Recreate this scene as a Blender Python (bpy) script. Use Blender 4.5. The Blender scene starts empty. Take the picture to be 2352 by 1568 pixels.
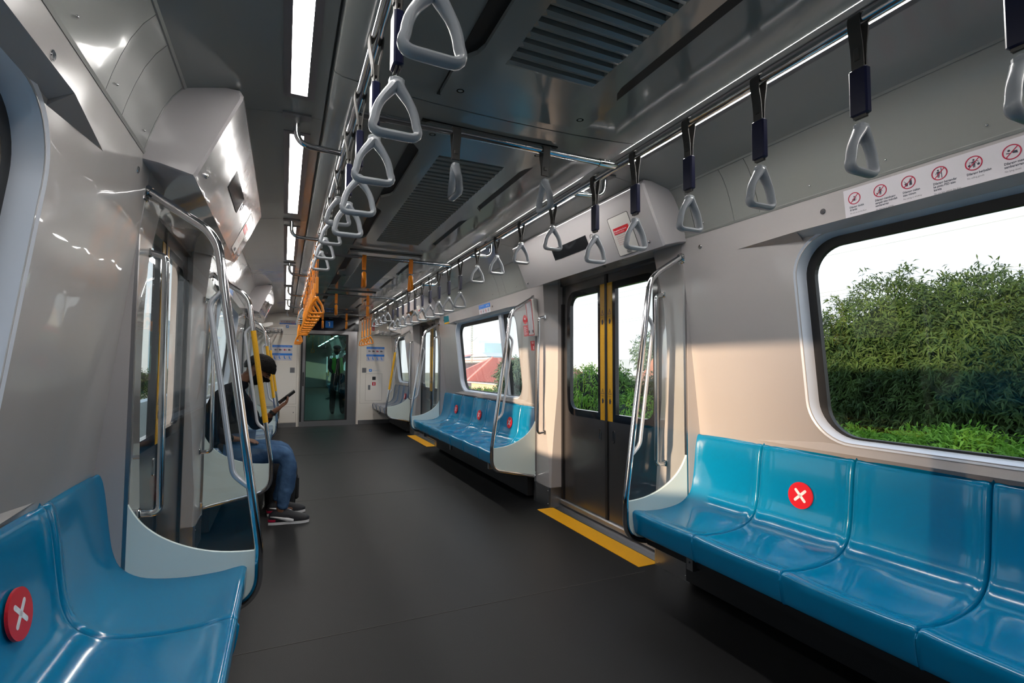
SKY, SUN, EXPO = 1.2, 7.5, 0.25
import bpy, bmesh, math, random
import numpy as np
from mathutils import Vector, Matrix, noise
from mathutils.geometry import tessellate_polygon
random.seed(7)
D = bpy.data
COL = bpy.context.scene.collection
PI = math.pi
def V(*a): return Vector(a)

# ------------------------------------------------------------------ materials
MATS = {}
def mat(name, col, rough=0.5, metal=0.0, spec=0.5, bump=None, coat=0.0, emit=None, noise_col=None, alpha=1.0, trans=0.0, sss=0.0, coat_rough=0.05):
    """bump=(scale,strength,distance)  noise_col=(scale, colour2, contrast)"""
    if name in MATS: return MATS[name]
    m = D.materials.new(name); m.use_nodes = True
    nt = m.node_tree; b = nt.nodes['Principled BSDF']
    b.inputs['Base Color'].default_value = (*col, 1)
    b.inputs['Roughness'].default_value = rough
    b.inputs['Metallic'].default_value = metal
    b.inputs['Specular IOR Level'].default_value = spec
    b.inputs['Coat Weight'].default_value = coat
    b.inputs['Coat Roughness'].default_value = coat_rough
    b.inputs['Alpha'].default_value = alpha
    if trans: b.inputs['Transmission Weight'].default_value = trans
    if sss: b.inputs['Subsurface Weight'].default_value = sss
    if emit:
        b.inputs['Emission Color'].default_value = (*emit[0], 1); b.inputs['Emission Strength'].default_value = emit[1]
    if bump or noise_col:
        tc = nt.nodes.new('ShaderNodeTexCoord')
    if bump:
        n = nt.nodes.new('ShaderNodeTexNoise'); n.inputs['Scale'].default_value = bump[0]; n.inputs['Detail'].default_value = 2
        nt.links.new(tc.outputs['Object'], n.inputs['Vector'])
        bp = nt.nodes.new('ShaderNodeBump'); bp.inputs['Strength'].default_value = bump[1]; bp.inputs['Distance'].default_value = bump[2]
        nt.links.new(n.outputs['Fac'], bp.inputs['Height']); nt.links.new(bp.outputs['Normal'], b.inputs['Normal'])
        if coat: nt.links.new(bp.outputs['Normal'], b.inputs['Coat Normal'])
    if noise_col:
        n = nt.nodes.new('ShaderNodeTexNoise'); n.inputs['Scale'].default_value = noise_col[0]; n.inputs['Detail'].default_value = 3
        nt.links.new(tc.outputs['Object'], n.inputs['Vector'])
        r = nt.nodes.new('ShaderNodeValToRGB'); e = r.color_ramp.elements
        c = noise_col[2]
        e[0].position = 0.5 - c; e[0].color = (*col, 1); e[1].position = 0.5 + c; e[1].color = (*noise_col[1], 1)
        nt.links.new(n.outputs['Fac'], r.inputs['Fac']); nt.links.new(r.outputs['Color'], b.inputs['Base Color'])
    MATS[name] = m; return m

def glass_mat(name, tint, refl_ior=1.45, rough=0.0, extra=0.0):
    m = D.materials.new(name); m.use_nodes = True; nt = m.node_tree
    for n in list(nt.nodes): nt.nodes.remove(n)
    o = nt.nodes.new('ShaderNodeOutputMaterial'); mx = nt.nodes.new('ShaderNodeMixShader')
    t = nt.nodes.new('ShaderNodeBsdfTransparent'); g = nt.nodes.new('ShaderNodeBsdfGlossy'); f = nt.nodes.new('ShaderNodeLayerWeight')
    t.inputs['Color'].default_value = (*tint, 1); g.inputs['Roughness'].default_value = rough
    g.inputs['Color'].default_value = (1, 1, 1, 1)
    pw = nt.nodes.new('ShaderNodeMath'); pw.operation = 'POWER'; pw.inputs[1].default_value = 6
    ad = nt.nodes.new('ShaderNodeMath'); ad.operation = 'MULTIPLY_ADD'; ad.inputs[1].default_value = .6; ad.inputs[2].default_value = extra; ad.use_clamp = True
    f.inputs['Blend'].default_value = .5
    nt.links.new(f.outputs['Facing'], pw.inputs[0]); nt.links.new(pw.outputs[0], ad.inputs[0]); nt.links.new(ad.outputs[0], mx.inputs[0])
    nt.links.new(t.outputs[0], mx.inputs[1]); nt.links.new(g.outputs[0], mx.inputs[2]); nt.links.new(mx.outputs[0], o.inputs[0])
    MATS[name] = m; return m

M = {}
M['wall'] = mat('glossy_wall_panel', (.42, .395, .39), .2, bump=(2.4, .26, .02), coat=.6, coat_rough=.02)
M['wall_rough'] = mat('light_panel', (.62, .60, .575), .32, bump=(4, .05, .01))
M['end'] = mat('end_wall_panel', (.86, .79, .70), .22, bump=(2.5, .1, .01))
M['ceil'] = mat('ceiling_panel', (.255, .265, .255), .16, bump=(2.5, .22, .015), coat=.25)
M['cove'] = mat('cove_panel', (.25, .255, .245), .2, bump=(2.5, .2, .015), coat=.2)
M['cover'] = mat('door_cover_panel', (.44, .42, .425), .15, bump=(5, .22, .012), coat=.65, coat_rough=.02)
M['groove'] = mat('groove_dark', (.06, .055, .05), .6)
M['floor'] = mat('floor_rubber', (.0035, .0035, .004), .5, noise_col=(420, (.013, .013, .0135), .12), bump=(300, .06, .002), spec=.3)
M['steel'] = mat('polished_steel', (.72, .72, .73), .1, 1.0)
M['steel_wall'] = mat('brushed_kick_plate', (.38, .38, .39), .3, 1.0, bump=(60, .05, .002))
M['door'] = mat('brushed_door_steel', (.17, .165, .165), .26, .9, bump=(1.5, .08, .01))
M['rubber'] = mat('black_rubber', (.008, .008, .009), .45)
M['blackglass'] = mat('black_gloss', (.006, .007, .009), .08)
M['yellow'] = mat('yellow_paint', (.80, .42, .005), .32, noise_col=(150, (.68, .35, .004), .2))
M['yfloor'] = mat('yellow_floor_tape', (.88, .42, .002), .45, noise_col=(200, (.78, .36, .002), .2))
M['orange'] = mat('orange_strap', (.83, .26, .008), .35)
M['orangebelt'] = mat('orange_webbing', (.78, .24, .006), .6, noise_col=(300, (.6, .17, .004), .2))
M['ring'] = mat('grey_handle_plastic', (.34, .36, .385), .26)
M['belt'] = mat('grey_webbing', (.07, .065, .06), .6)
M['navy'] = mat('navy_sleeve', (.006, .008, .035), .28)
M['navypanel'] = mat('navy_panel', (.002, .003, .012), .12)
M['led'] = mat('led_diffuser', (.9, .9, .92), .4, emit=((1.0, .97, .93), 31))
M['lampframe'] = mat('lamp_frame', (.16, .15, .16), .4)
M['seat'] = mat('blue_seat_plastic', (.0, .185, .37), .15, coat=.15, spec=.5)
M['seatd'] = mat('dark_blue_seat_plastic', (.045, .11, .22), .16, coat=.4)
M['frost'] = mat('frosted_panel', (.66, .76, .74), .38, trans=0.0)
M['innerbar'] = mat('satin_inner_bar', (.62, .64, .68), .3, .6)
M['silver'] = mat('window_reveal', (.66, .70, .78), .4, .15)
M['white'] = mat('white_print', (.85, .86, .88), .4)
M['paper'] = mat('sticker_white', (.62, .60, .64), .35)
M['red'] = mat('red_print', (.62, .01, .02), .35)
M['signred'] = mat('sign_ring_red', (.45, .01, .05), .4)
M['blue'] = mat('blue_print', (.0, .13, .58), .35)
M['blue2'] = mat('bright_blue_print', (.0, .20, .72), .35)
M['teal'] = mat('teal_print', (.0, .16, .21), .35)
M['dark'] = mat('dark_print', (.03, .035, .06), .45)
M['vent'] = mat('grey_vent', (.16, .16, .165), .4)
M['black'] = mat('matt_black', (.006, .006, .006), .6)
M['undercarriage'] = mat('underseat_dark', (.012, .012, .013), .45)
M['glass'] = glass_mat('clear_glass', (.95, .97, .97), 1.5, 0.0, .03)
M['winglass'] = glass_mat('window_glass', (.95, .97, .97), 1.35, 0.0, .03)
M['doorglass'] = glass_mat('tinted_door_glass', (.34, .52, .49), 1.5, 0.0, .05)

# ------------------------------------------------------------------ mappings
def fr(o, ex, ey):
    o = V(*o); ex = V(*ex).normalized(); ey = V(*ey).normalized(); ez = ex.cross(ey).normalized()
    return lambda u, v, w: o + ex * u + ey * v + ez * w
ident = lambda x, y, z: V(x, y, z)
SL = .114
def wx(z): return 1.39 - (z - .8) * SL if z > .8 else 1.39
def wmap(s): return lambda u, v, w: V(s * (wx(v) - w), u, v)

# ------------------------------------------------------------------ mesh builder
class MB:
    def __init__(self): self.v = []; self.f = []; self.mi = []; self.cur = 0
    def add(self, vs, fs):
        o = len(self.v); self.v += [Vector(p) for p in vs]; self.f += [tuple(i + o for i in f) for f in fs]; self.mi += [self.cur] * len(fs)
    def slot(self, i): self.cur = i; return self
    def box(self, a, b, mp=ident):
        x0, y0, z0 = a; x1, y1, z1 = b
        p = [mp(x, y, z) for z in (z0, z1) for y in (y0, y1) for x in (x0, x1)]
        self.add(p, [(0, 1, 3, 2), (4, 6, 7, 5), (0, 4, 5, 1), (2, 3, 7, 6), (0, 2, 6, 4), (1, 5, 7, 3)]); return self
    def bbox(self, a, b, r=.004, mp=ident):
        """box with chamfered vertical profile (x-y plane chamfer) and top/bottom chamfer"""
        x0, y0, z0 = a; x1, y1, z1 = b
        def ring(i, z):
            return [(x0 + i + r, y0 + i, z), (x1 - i - r, y0 + i, z), (x1 - i, y0 + i + r, z), (x1 - i, y1 - i - r, z), (x1 - i - r, y1 - i, z), (x0 + i + r, y1 - i, z), (x0 + i, y1 - i - r, z), (x0 + i, y0 + i + r, z)]
        rings = [ring(r, z0), ring(0, z0 + r), ring(0, z1 - r), ring(r, z1)]
        vs = [mp(*p) for rg in rings for p in rg]; fs = []
        for k in range(3):
            for i in range(8):
                j = (i + 1) % 8; fs.append((k * 8 + i, k * 8 + j, k * 8 + 8 + j, k * 8 + 8 + i))
        fs.append(tuple(range(7, -1, -1))); fs.append(tuple(range(24, 32))); self.add(vs, fs); return self
    def plate(self, mp, outer, holes=(), w0=0., w1=.005, sides=True, back=True):
        loops = [list(outer)] + [list(h) for h in holes]
        tris = tessellate_polygon([[Vector((p[0], p[1], 0)) for p in l] for l in loops])
        flat = [p for l in loops for p in l]; n = len(flat)
        vs = [mp(p[0], p[1], w1) for p in flat] + ([mp(p[0], p[1], w0) for p in flat] if (sides or back) else [])
        fs = [tuple(t) for t in tris]
        if back: fs += [tuple(i + n for i in reversed(t)) for t in tris]
        if sides:
            o = 0
            for l in loops:
                k = len(l)
                for i in range(k):
                    j = (i + 1) % k; fs.append((o + i, o + j, n + o + j, n + o + i))
                o += k
        self.add(vs, fs); return self
    def tube(self, path, r, seg=12, closed=False, cap=True, sy=1.0, mp=ident, axis=None):
        """sweep circle; r scalar or list; axis: fixed binormal direction for flat sections (scale sy along it)"""
        P = [Vector(p) for p in path]; n = len(P); rr = r if isinstance(r, (list, tuple)) else [r] * n
        T = []
        for i in range(n):
            a = P[(i - 1) % n] if (closed or i > 0) else P[i]; b = P[(i + 1) % n] if (closed or i < n - 1) else P[i]
            T.append((b - a).normalized())
        if axis is None:
            up = V(0, 0, 1) if abs(T[0].z) < .9 else V(1, 0, 0)
            N = (up - T[0] * up.dot(T[0])).normalized()
        vs = []
        for i in range(n):
            if axis is None:
                N = (N - T[i] * N.dot(T[i])).normalized(); B = T[i].cross(N)
            else:
                B = Vector(axis).normalized(); N = B.cross(T[i]).normalized()
            for k in range(seg):
                a = 2 * PI * k / seg
                vs.append(mp(*(P[i] + N * math.cos(a) * rr[i] + B * math.sin(a) * rr[i] * sy)))
        fs = []
        for i in range(n if closed else n - 1):
            j = (i + 1) % n
            for k in range(seg):
                l = (k + 1) % seg; fs.append((i * seg + k, i * seg + l, j * seg + l, j * seg + k))
        if cap and not closed:
            fs.append(tuple(range(seg - 1, -1, -1))); fs.append(tuple((n - 1) * seg + k for k in range(seg)))
        self.add(vs, fs); return self
    def cyl(self, a, b, r, seg=14, r2=None, mp=ident):
        return self.tube([a, b], [r, r if r2 is None else r2], seg, mp=mp)
    def ribbon(self, path, width, th, axis):
        """flat belt: path centreline, width along axis, thickness th"""
        P = [Vector(p) for p in path]; n = len(P); A = Vector(axis).normalized(); vs = []
        for i in range(n):
            t = (P[min(i + 1, n - 1)] - P[max(i - 1, 0)]).normalized(); N = A.cross(t).normalized()
            for (a, b) in ((-1, -1), (1, -1), (1, 1), (-1, 1)): vs.append(P[i] + A * a * width / 2 + N * b * th / 2)
        fs = [(0, 1, 2, 3), tuple((n - 1) * 4 + k for k in (3, 2, 1, 0))]
        for i in range(n - 1):
            for k in range(4):
                l = (k + 1) % 4; fs.append((i * 4 + k, i * 4 + 4 + k, i * 4 + 4 + l, i * 4 + l))
        self.add(vs, fs); return self
    def extrude_y(self, prof, y0, y1, mp=ident, closed=True, cap=True):
        n = len(prof); vs = [mp(x, y0, z) for x, z in prof] + [mp(x, y1, z) for x, z in prof]
        fs = [(i, (i + 1) % n, n + (i + 1) % n, n + i) for i in range(n if closed else n - 1)]
        if cap and closed:
            tr = tessellate_polygon([[Vector((x, z, 0)) for x, z in prof]])
            fs += [tuple(t) for t in tr] + [tuple(i + n for i in reversed(t)) for t in tr]
        self.add(vs, fs); return self
    def disc(self, mp, cx, cy, r, w0=0, w1=.001, seg=28):
        return self.plate(mp, [(cx + r * math.cos(2 * PI * i / seg), cy + r * math.sin(2 * PI * i / seg)) for i in range(seg)], (), w0, w1)
    def ringp(self, mp, cx, cy, r, ri, w0=0, w1=.001, seg=36):
        return self.plate(mp, [(cx + r * math.cos(2 * PI * i / seg), cy + r * math.sin(2 * PI * i / seg)) for i in range(seg)],
                          [[(cx + ri * math.cos(2 * PI * i / seg), cy + ri * math.sin(2 * PI * i / seg)) for i in range(seg)]], w0, w1)
    def rect(self, mp, u0, v0, u1, v1, w0=0, w1=.001):
        return self.plate(mp, [(u0, v0), (u1, v0), (u1, v1), (u0, v1)], (), w0, w1)
    def bar2(self, mp, a, b, t, w0=0, w1=.001):
        d = (Vector(b) - Vector(a)).normalized(); n = Vector((-d.y, d.x)) * t / 2; a = Vector(a); b = Vector(b)
        return self.plate(mp, [tuple(a - n), tuple(b - n), tuple(b + n), tuple(a + n)], (), w0, w1)
    def sphere(self, c, r, seg=16, rings=10, scale=(1, 1, 1), mp=ident):
        vs = []; fs = []
        for i in range(rings + 1):
            t = PI * i / rings
            for k in range(seg):
                a = 2 * PI * k / seg
                vs.append(mp(c[0] + r * scale[0] * math.sin(t) * math.cos(a), c[1] + r * scale[1] * math.sin(t) * math.sin(a), c[2] + r * scale[2] * math.cos(t)))
        for i in range(rings):
            for k in range(seg):
                l = (k + 1) % seg; fs.append((i * seg + k, i * seg + l, (i + 1) * seg + l, (i + 1) * seg + k))
        self.add(vs, fs); return self
    def grid(self, fn, nu, nv, wrap=False):
        vs = [fn(i / nu, j / nv) for j in range(nv + 1) for i in range(nu + (0 if wrap else 1))]; w = nu + (0 if wrap else 1); fs = []
        for j in range(nv):
            for i in range(nu):
                k = (i + 1) % w if wrap else i + 1; fs.append((j * w + i, j * w + k, (j + 1) * w + k, (j + 1) * w + i))
        self.add(vs, fs); return self
    def build(self, name, mats, parent=None, smooth=True, angle=35, recalc=True):
        root = Vector((0, 0, 0)); p = parent
        while p is not None: root += p.location; p = p.parent
        me = D.meshes.new(name)
        me.from_pydata([tuple(v - root) for v in self.v], [], self.f)
        if recalc:
            bm = bmesh.new(); bm.from_mesh(me); bmesh.ops.remove_doubles(bm, verts=bm.verts, dist=1e-5)
            bmesh.ops.recalc_face_normals(bm, faces=bm.faces); bm.to_mesh(me); bm.free()
        elif any(self.mi): me.polygons.foreach_set('material_index', self.mi)
        if not isinstance(mats, (list, tuple)): mats = [mats]
        for m in mats: me.materials.append(M[m] if isinstance(m, str) else m)
        if len(mats) > 1 and len(me.polygons) == len(self.mi): me.polygons.foreach_set('material_index', self.mi)
        me.validate()
        if smooth:
            me.polygons.foreach_set('use_smooth', [True] * len(me.polygons)); me.set_sharp_from_angle(angle=math.radians(angle))
        o = D.objects.new(name, me); COL.objects.link(o)
        if parent is not None: o.parent = parent
        return o

def thing(name, label, cat, loc=(0, 0, 0), group=None, kind=None, rotz=0):
    o = D.objects.new(name, None); o.empty_display_size = .05; COL.objects.link(o); o.location = loc; o.rotation_euler = (0, 0, rotz)
    if label: o['label'] = label
    if cat: o['category'] = cat
    if group: o['group'] = group
    if kind: o['kind'] = kind
    return o
def tag(o, label, cat, group=None, kind=None):
    o['label'] = label; o['category'] = cat
    if group: o['group'] = group
    if kind: o['kind'] = kind
    return o
def struct(o, label=None, cat=None):
    o['kind'] = 'structure'
    if label: o['label'] = label
    if cat: o['category'] = cat
    return o
def kids(o): return [c for c in D.objects if c.parent == o]
def dup(root, loc, rotz=0, label=None, group=None, tree=None):
    r = root.copy(); COL.objects.link(r); r.location = loc; r.rotation_euler = (0, 0, rotz)
    if label: r['label'] = label
    if group: r['group'] = group
    for ch, subs in (tree if tree is not None else [(c, kids(c)) for c in kids(root)]):
        c = ch.copy(); COL.objects.link(c); c.parent = r
        for g in subs:
            d = g.copy(); COL.objects.link(d); d.parent = c
    return r

def rrect(u0, v0, u1, v1, r, n=8):
    """rounded rectangle; r scalar or 4 (u0v0,u1v0,u1v1,u0v1)"""
    R = r if isinstance(r, (list, tuple)) else [r] * 4; out = []
    for (cx, cy, a0, rr, sx, sy) in ((u0, v0, PI, R[0], 1, 1), (u1, v0, 1.5 * PI, R[1], -1, 1), (u1, v1, 0, R[2], -1, -1), (u0, v1, .5 * PI, R[3], 1, -1)):
        if rr <= 0: out.append((cx, cy)); continue
        for k in range(n + 1):
            a = a0 + .5 * PI * k / n; out.append((cx + sx * rr + rr * math.cos(a), cy + sy * rr + rr * math.sin(a)))
    return out
def fillet(path, r, n=6):
    P = [Vector(p) for p in path]; R = r if isinstance(r, (list, tuple)) else [r] * len(P); out = [P[0]]
    for i in range(1, len(P) - 1):
        a = (P[i - 1] - P[i]); b = (P[i + 1] - P[i]); th = a.angle(b); d = min(R[i] / math.tan(th / 2), a.length * .49, b.length * .49)
        p0 = P[i] + a.normalized() * d; p1 = P[i] + b.normalized() * d
        for k in range(n + 1):
            t = k / n; out.append(p0 * (1 - t) ** 2 + P[i] * 2 * t * (1 - t) + p1 * t * t)
    out.append(P[-1]); return out
def catmull(pts, n=4):
    P = [Vector(p) for p in pts]; P = [P[0] * 2 - P[1]] + P + [P[-1] * 2 - P[-2]]; out = []
    for i in range(1, len(P) - 2):
        for k in range(n):
            t = k / n; a, b, c, d = P[i - 1], P[i], P[i + 1], P[i + 2]
            out.append(.5 * ((2 * b) + (c - a) * t + (2 * a - 5 * b + 4 * c - d) * t * t + (3 * b - a - 3 * c + d) * t ** 3))
    out.append(P[-2]); return out

FONT_CACHE = {}
def text_into(mb, body, size, mp, u, v, w=.001, align='LEFT', bold=0.0, squeeze=1.0):
    """adds lettering as thin faces to mb at (u,v) baseline"""
    key = (body, align, bold)
    if key not in FONT_CACHE:
        cu = D.curves.new('lettering', 'FONT'); cu.body = body; cu.align_x = align; cu.size = 1; cu.resolution_u = 2; cu.offset = bold
        o = D.objects.new('lettering', cu); COL.objects.link(o)
        dg = bpy.context.evaluated_depsgraph_get(); dg.update()
        me = D.meshes.new_from_object(o.evaluated_get(dg))
        FONT_CACHE[key] = ([tuple(p.co) for p in me.vertices], [tuple(p.vertices) for p in me.polygons])
        D.objects.remove(o); D.meshes.remove(me); D.curves.remove(cu)
    vs, fs = FONT_CACHE[key]
    mb.add([mp(u + x * size * squeeze, v + y * size, w) for x, y, z in vs], fs)
# ------------------------------------------------------------------ layout (metres; x across, y along the car, z up)
YB, YE = -1.0, 10.85
DOORS = [(2.49, 3.81), (7.43, 8.74)]
BENCH = [(-.89, 2.21), (4.09, 7.19), (9.04, 10.83)]
PIL = [(2.19, 2.49), (3.81, 4.11), (7.15, 7.43), (8.74, 9.05)]
WIN = [(-.43, 1.51, -.03), (4.51, 6.43, 4.93), (9.52, 10.48, None)]   # y0, y1, mullion
WINL = [(-.43, 1.43, -.03)] + WIN[1:]
SEAMS = [-.99, -.65, 1.82, 4.29, 6.76, 9.23]

# floor
b = MB(); b.box((-1.5, YB, -.03), (1.5, YE + .1, 0)); fl = struct(b.build('floor', 'floor', smooth=False))
b = MB()
for s in (1, -1):
    for y in SEAMS[1:]: b.box((min(0, s * 1.17), y + .6, .0), (max(0, s * 1.17), y + .603, .0012))
o = struct(b.build('trim_1', 'groove', smooth=False))
nm = {1: 'right', -1: 'left'}; dno = {}; wno = {}; cnt = [0, 0]
# ceiling
def ceil_prof():
    half = [(0, 2.200), (.15, 2.2015), (.31, 2.205), (.45, 2.212), (.58, 2.220), (.635, 2.226), (.66, 2.236), (.668, 2.252)]
    return [(-x, z) for x, z in reversed(half)] + half[1:]
b = MB(); ys = [YB] + SEAMS[1:] + [YE]
holes = [(y + .16, y + 2.40) for y in SEAMS]     # diffuser bays
pr = ceil_prof()
for i in range(len(ys) - 1):
    ya, yb = ys[i] + .0035, ys[i + 1] - .0035
    b.extrude_y(pr + [(x, z + .02) for x, z in reversed(pr)], ya, yb)
c = struct(b.build('ceiling', 'ceil'))
b = MB(); b.box((-1.5, YB, 2.275), (1.5, YE + .1, 2.30)); b.box((-.68, YB, 2.26), (.68, YE, 2.275)); struct(b.build('ceiling', 'groove', smooth=False))
for s in (1, -1):
    b = MB(); S = (lambda s: (lambda x, y, z: V(s * x, y, z)))(s)
    fl_ = [(.675, 2.252), (.86, 2.250), (1.0, 2.232), (1.12, 2.203), (1.145, 2.196)]
    yh = [YB, .58, 2.24, 3.89, 5.53, 7.16, 8.62, YE]
    for i in range(len(yh) - 1):
        b.extrude_y(fl_ + [(x, z + .02) for x, z in reversed(fl_)], yh[i] + .0015, yh[i + 1] - .0015, mp=S)
    struct(b.build('ceiling', 'ceil'))
    b = MB(); b.extrude_y([(1.138, 2.200), (1.147, 2.190), (1.155, 2.190), (1.155, 2.21)], YB, YE, mp=S)
    b.extrude_y([(1.255, 1.943), (1.259, 1.933), (1.275, 1.935), (1.27, 1.955)], YB, YE, mp=S)
    struct(b.build('trim_2' if s > 0 else 'trim_3', 'cove'))
    arc = [(1.152, 2.190), (1.180, 2.155), (1.207, 2.105), (1.228, 2.05), (1.245, 1.995), (1.258, 1.945)]
    b = MB(); cuts = [YB]
    for (a0, a1) in BENCH: cuts += [a0 + .15, a0 + .58, a0 + .75, a1 - .55, a1 - .40, a1 - .14]
    cuts = sorted([c for c in cuts if YB - .01 < c < YE - .1]) + [YE]
    for i in range(len(cuts) - 1):
        b.extrude_y(arc + [(x + .015, z + .008) for x, z in reversed(arc)], cuts[i] + .0015, cuts[i + 1] - .0015, mp=S)
    struct(b.build('wall_' + nm[s], 'cove'))
    b = MB(); b.extrude_y([(x + .02, z + .01) for x, z in arc] + [(1.5, 1.945), (1.5, 2.3), (1.15, 2.3)], YB, YE, mp=S)
    struct(b.build('wall_' + nm[s], 'groove', smooth=False))
    # screws along the cove joints
    b = MB()
    for k in range(40):
        y = -1 + k * .3
        b.sphere((1.243, y, 1.985), .004, 8, 5, mp=S)
    b.build('cove_screws', 'steel')
    tag(D.objects['cove_screws'] if s > 0 else D.objects['cove_screws.001'], 'tiny steel screws along the lower edge of the curved %s cove panel' % nm[s], 'screws', kind='stuff')

# side walls with window openings, pillars
for s in (1, -1):
    S = (lambda s: (lambda x, y, z: V(s * x, y, z)))(s); W_ = wmap(s)
    b = MB()
    for (y0, y1), w in zip(BENCH, WIN if s > 0 else WINL):
        ya, yb = y0 - .02, min(y1 + .02, YE)
        b.plate(W_, [(ya, .8), (yb, .8), (yb, 1.94), (ya, 1.94)], [rrect(w[0], .885, w[1], 1.775, .17 if w[2] is not None else .13, 10)], -.03, 0)
        b.plate(W_, [(ya, 0), (yb, 0), (yb, .8), (ya, .8)], (), -.03, 0)
    b.plate(W_, [(YB, 0), (-.91, 0), (-.91, .8), (YB, .8)], (), -.03, 0); b.plate(W_, [(YB, .8), (-.91, .8), (-.91, 1.94), (YB, 1.94)], (), -.03, 0)
    struct(b.build('wall_' + nm[s], 'wall', smooth=False))
    # pillars beside the doors
    for pi, (p0, p1) in enumerate(PIL):
        doorhigh = p1 in [d[0] for d in DOORS]      # door on the +y side
        def sec(z, a, bx, d=doorhigh, p0=p0, p1=p1):
            xf = min(1.30, wx(z) - .002)
            if d: return [(xf, p0, z), (xf, p1 - a, z), (bx, p1, z), (1.47, p1, z), (1.47, p0, z)]
            return [(xf, p1, z), (xf, p0 + a, z), (bx, p0, z), (1.47, p0, z), (1.47, p1, z)]
        kx = 0 if s > 0 else -.02
        lv = [(.17, .02, 1.31), (.40, .03, 1.315 + kx * .5), (.60, .065, 1.33 + kx * .5), (.80, .10, 1.35 + kx), (1.0, .125, 1.37 + kx), (1.2, .135, 1.375 + kx), (1.4, .13, 1.375 + kx), (1.6, .11, 1.375 + kx), (1.78, .08, 1.375 + kx), (1.95, .06, 1.375 + kx)]
        b = MB(); vs = []; fs = []
        for z, a, bx in lv:
            sc = sec(z, a, bx)
            if z > .8:  # top leans in with the wall
                k = 0
            vs += [S(*p) for p in sc]
        for i in range(len(lv) - 1):
            for k in range(5): fs.append((i * 5 + k, i * 5 + (k + 1) % 5, i * 5 + 5 + (k + 1) % 5, i * 5 + 5 + k))
        fs += [(0, 1, 2, 3, 4), tuple(range((len(lv) - 1) * 5, len(lv) * 5))]
        b.add(vs, fs); o = struct(b.build('wall_' + nm[s], 'wall', angle=25))
        b = MB(); e = .006
        sc0 = [(x - e if x < 1.4 else x, y, 0) for x, y, z in sec(0, .02, 1.31)]; sc1 = [(x, y, .17) for x, y, z in sc0]
        b.add([S(*p) for p in sc0 + sc1], [(i, (i + 1) % 5, 5 + (i + 1) % 5, 5 + i) for i in range(5)] + [(5, 6, 7, 8, 9)])
        if True:
            for yy in (p0 + .03, p1 - .05):
                for zz in (.03, .14): b.sphere((1.294, yy, zz), .004, 8, 5, mp=S)
        struct(b.build('baseboard_' + nm[s], 'steel_wall', angle=25))
    # windows
    for wi, (w0, w1, mul) in enumerate(WIN if s > 0 else WINL):
        r = .17 if mul is not None else .13
        win = struct(thing('window_%d' % (wi + 1 + (3 if s < 0 else 0)), None, None, (s * 1.33, (w0 + w1) / 2, 1.3)))
        outer = rrect(w0, .885, w1, 1.775, r, 10); inner = rrect(w0 + .012, .897, w1 - .012, 1.763, r - .012, 10)
        b = MB(); n = len(outer)
        # flared lip, then the reveal going outward
        lip = rrect(w0 - .012, .873, w1 + .012, 1.787, r + .012, 10)
        vs = [W_(u, v, .004) for u, v in lip] + [W_(u, v, -.002) for u, v in outer] + [W_(u, v, -.05) for u, v in inner] + [W_(u, v, -.075) for u, v in inner] + [W_(u, v, -.075) for u, v in rrect(w0 - .03, .855, w1 + .03, 1.805, r + .03, 10)] + [W_(u, v, -.001) for u, v in rrect(w0 - .03, .855, w1 + .03, 1.805, r + .03, 10)]
        fs = [(L * n + i, L * n + (i + 1) % n, L * n + n + (i + 1) % n, L * n + n + i) for L in range(3) for i in range(n)]
        fs += [(5 * n + i, 5 * n + (i + 1) % n, 4 * n + (i + 1) % n, 4 * n + i) for i in range(n)]
        b.add(vs, fs); b.build('window_frame', 'silver', win)
        b = MB(); g0 = rrect(w0 + .050, .906, w1 - .050, 1.725, r - .045, 10)
        b.plate(W_, inner, [g0], -.075, -.052)
        if mul is not None: b.box((mul - .045, .91, -.08), (mul - .02, 1.75, -.05), mp=lambda u, v, w, W_=W_: W_(u, v, w))
        b.build('gasket', 'rubber', win, smooth=False)
        if mul is not None:
            b = MB(); b.box((mul - .02, .9, -.07), (mul + .05, 1.76, -.02), mp=lambda u, v, w, W_=W_: W_(u, v, w)); b.build('mullion', 'silver', win, smooth=False)
        b = MB(); b.plate(W_, inner, (), -.068, -.064); b.build('pane', 'winglass', win, smooth=False)
        # eyebrow and sill fins where the wall panel folds into the recess
        b = MB()
        for far in (1, -1):
            ye = w1 if far > 0 else w0; tip = ye + far * .30
            if wi == 2: tip = ye + far * .15
            for (v0, v1, dep) in ((1.800, 1.762, .042), (.84, .875, .02)):
                A = W_(tip, v0, 0); Bp = W_(ye - far * .05, v0, 0); Cc = W_(ye - far * .05, v1, 0); Bo = W_(ye - far * .05, v0, dep)
                b.add([A, Bp, Cc, Bo], [(0, 1, 3), (0, 3, 2), (1, 2, 3), (0, 2, 1)])
        b.build('window_fin', 'wall', win, smooth=False)
        b = MB()
        for (v0, v1, dep) in ((1.800, 1.762, .042), (.84, .875, .02)):
            b.add([W_(w0 + .05, v0, 0), W_(w0 + .05, v1 + (.013 if v1 > 1 else .0), 0), W_(w0 + .05, v0, dep), W_(w1 - .05, v0, 0), W_(w1 - .05, v1 + (.013 if v1 > 1 else .0), 0), W_(w1 - .05, v0, dep)], [(0, 1, 2), (3, 5, 4), (0, 2, 5, 3), (1, 4, 5, 2), (0, 3, 4, 1)])
        b.build('window_ledge', 'wall', win, smooth=False)
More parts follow.
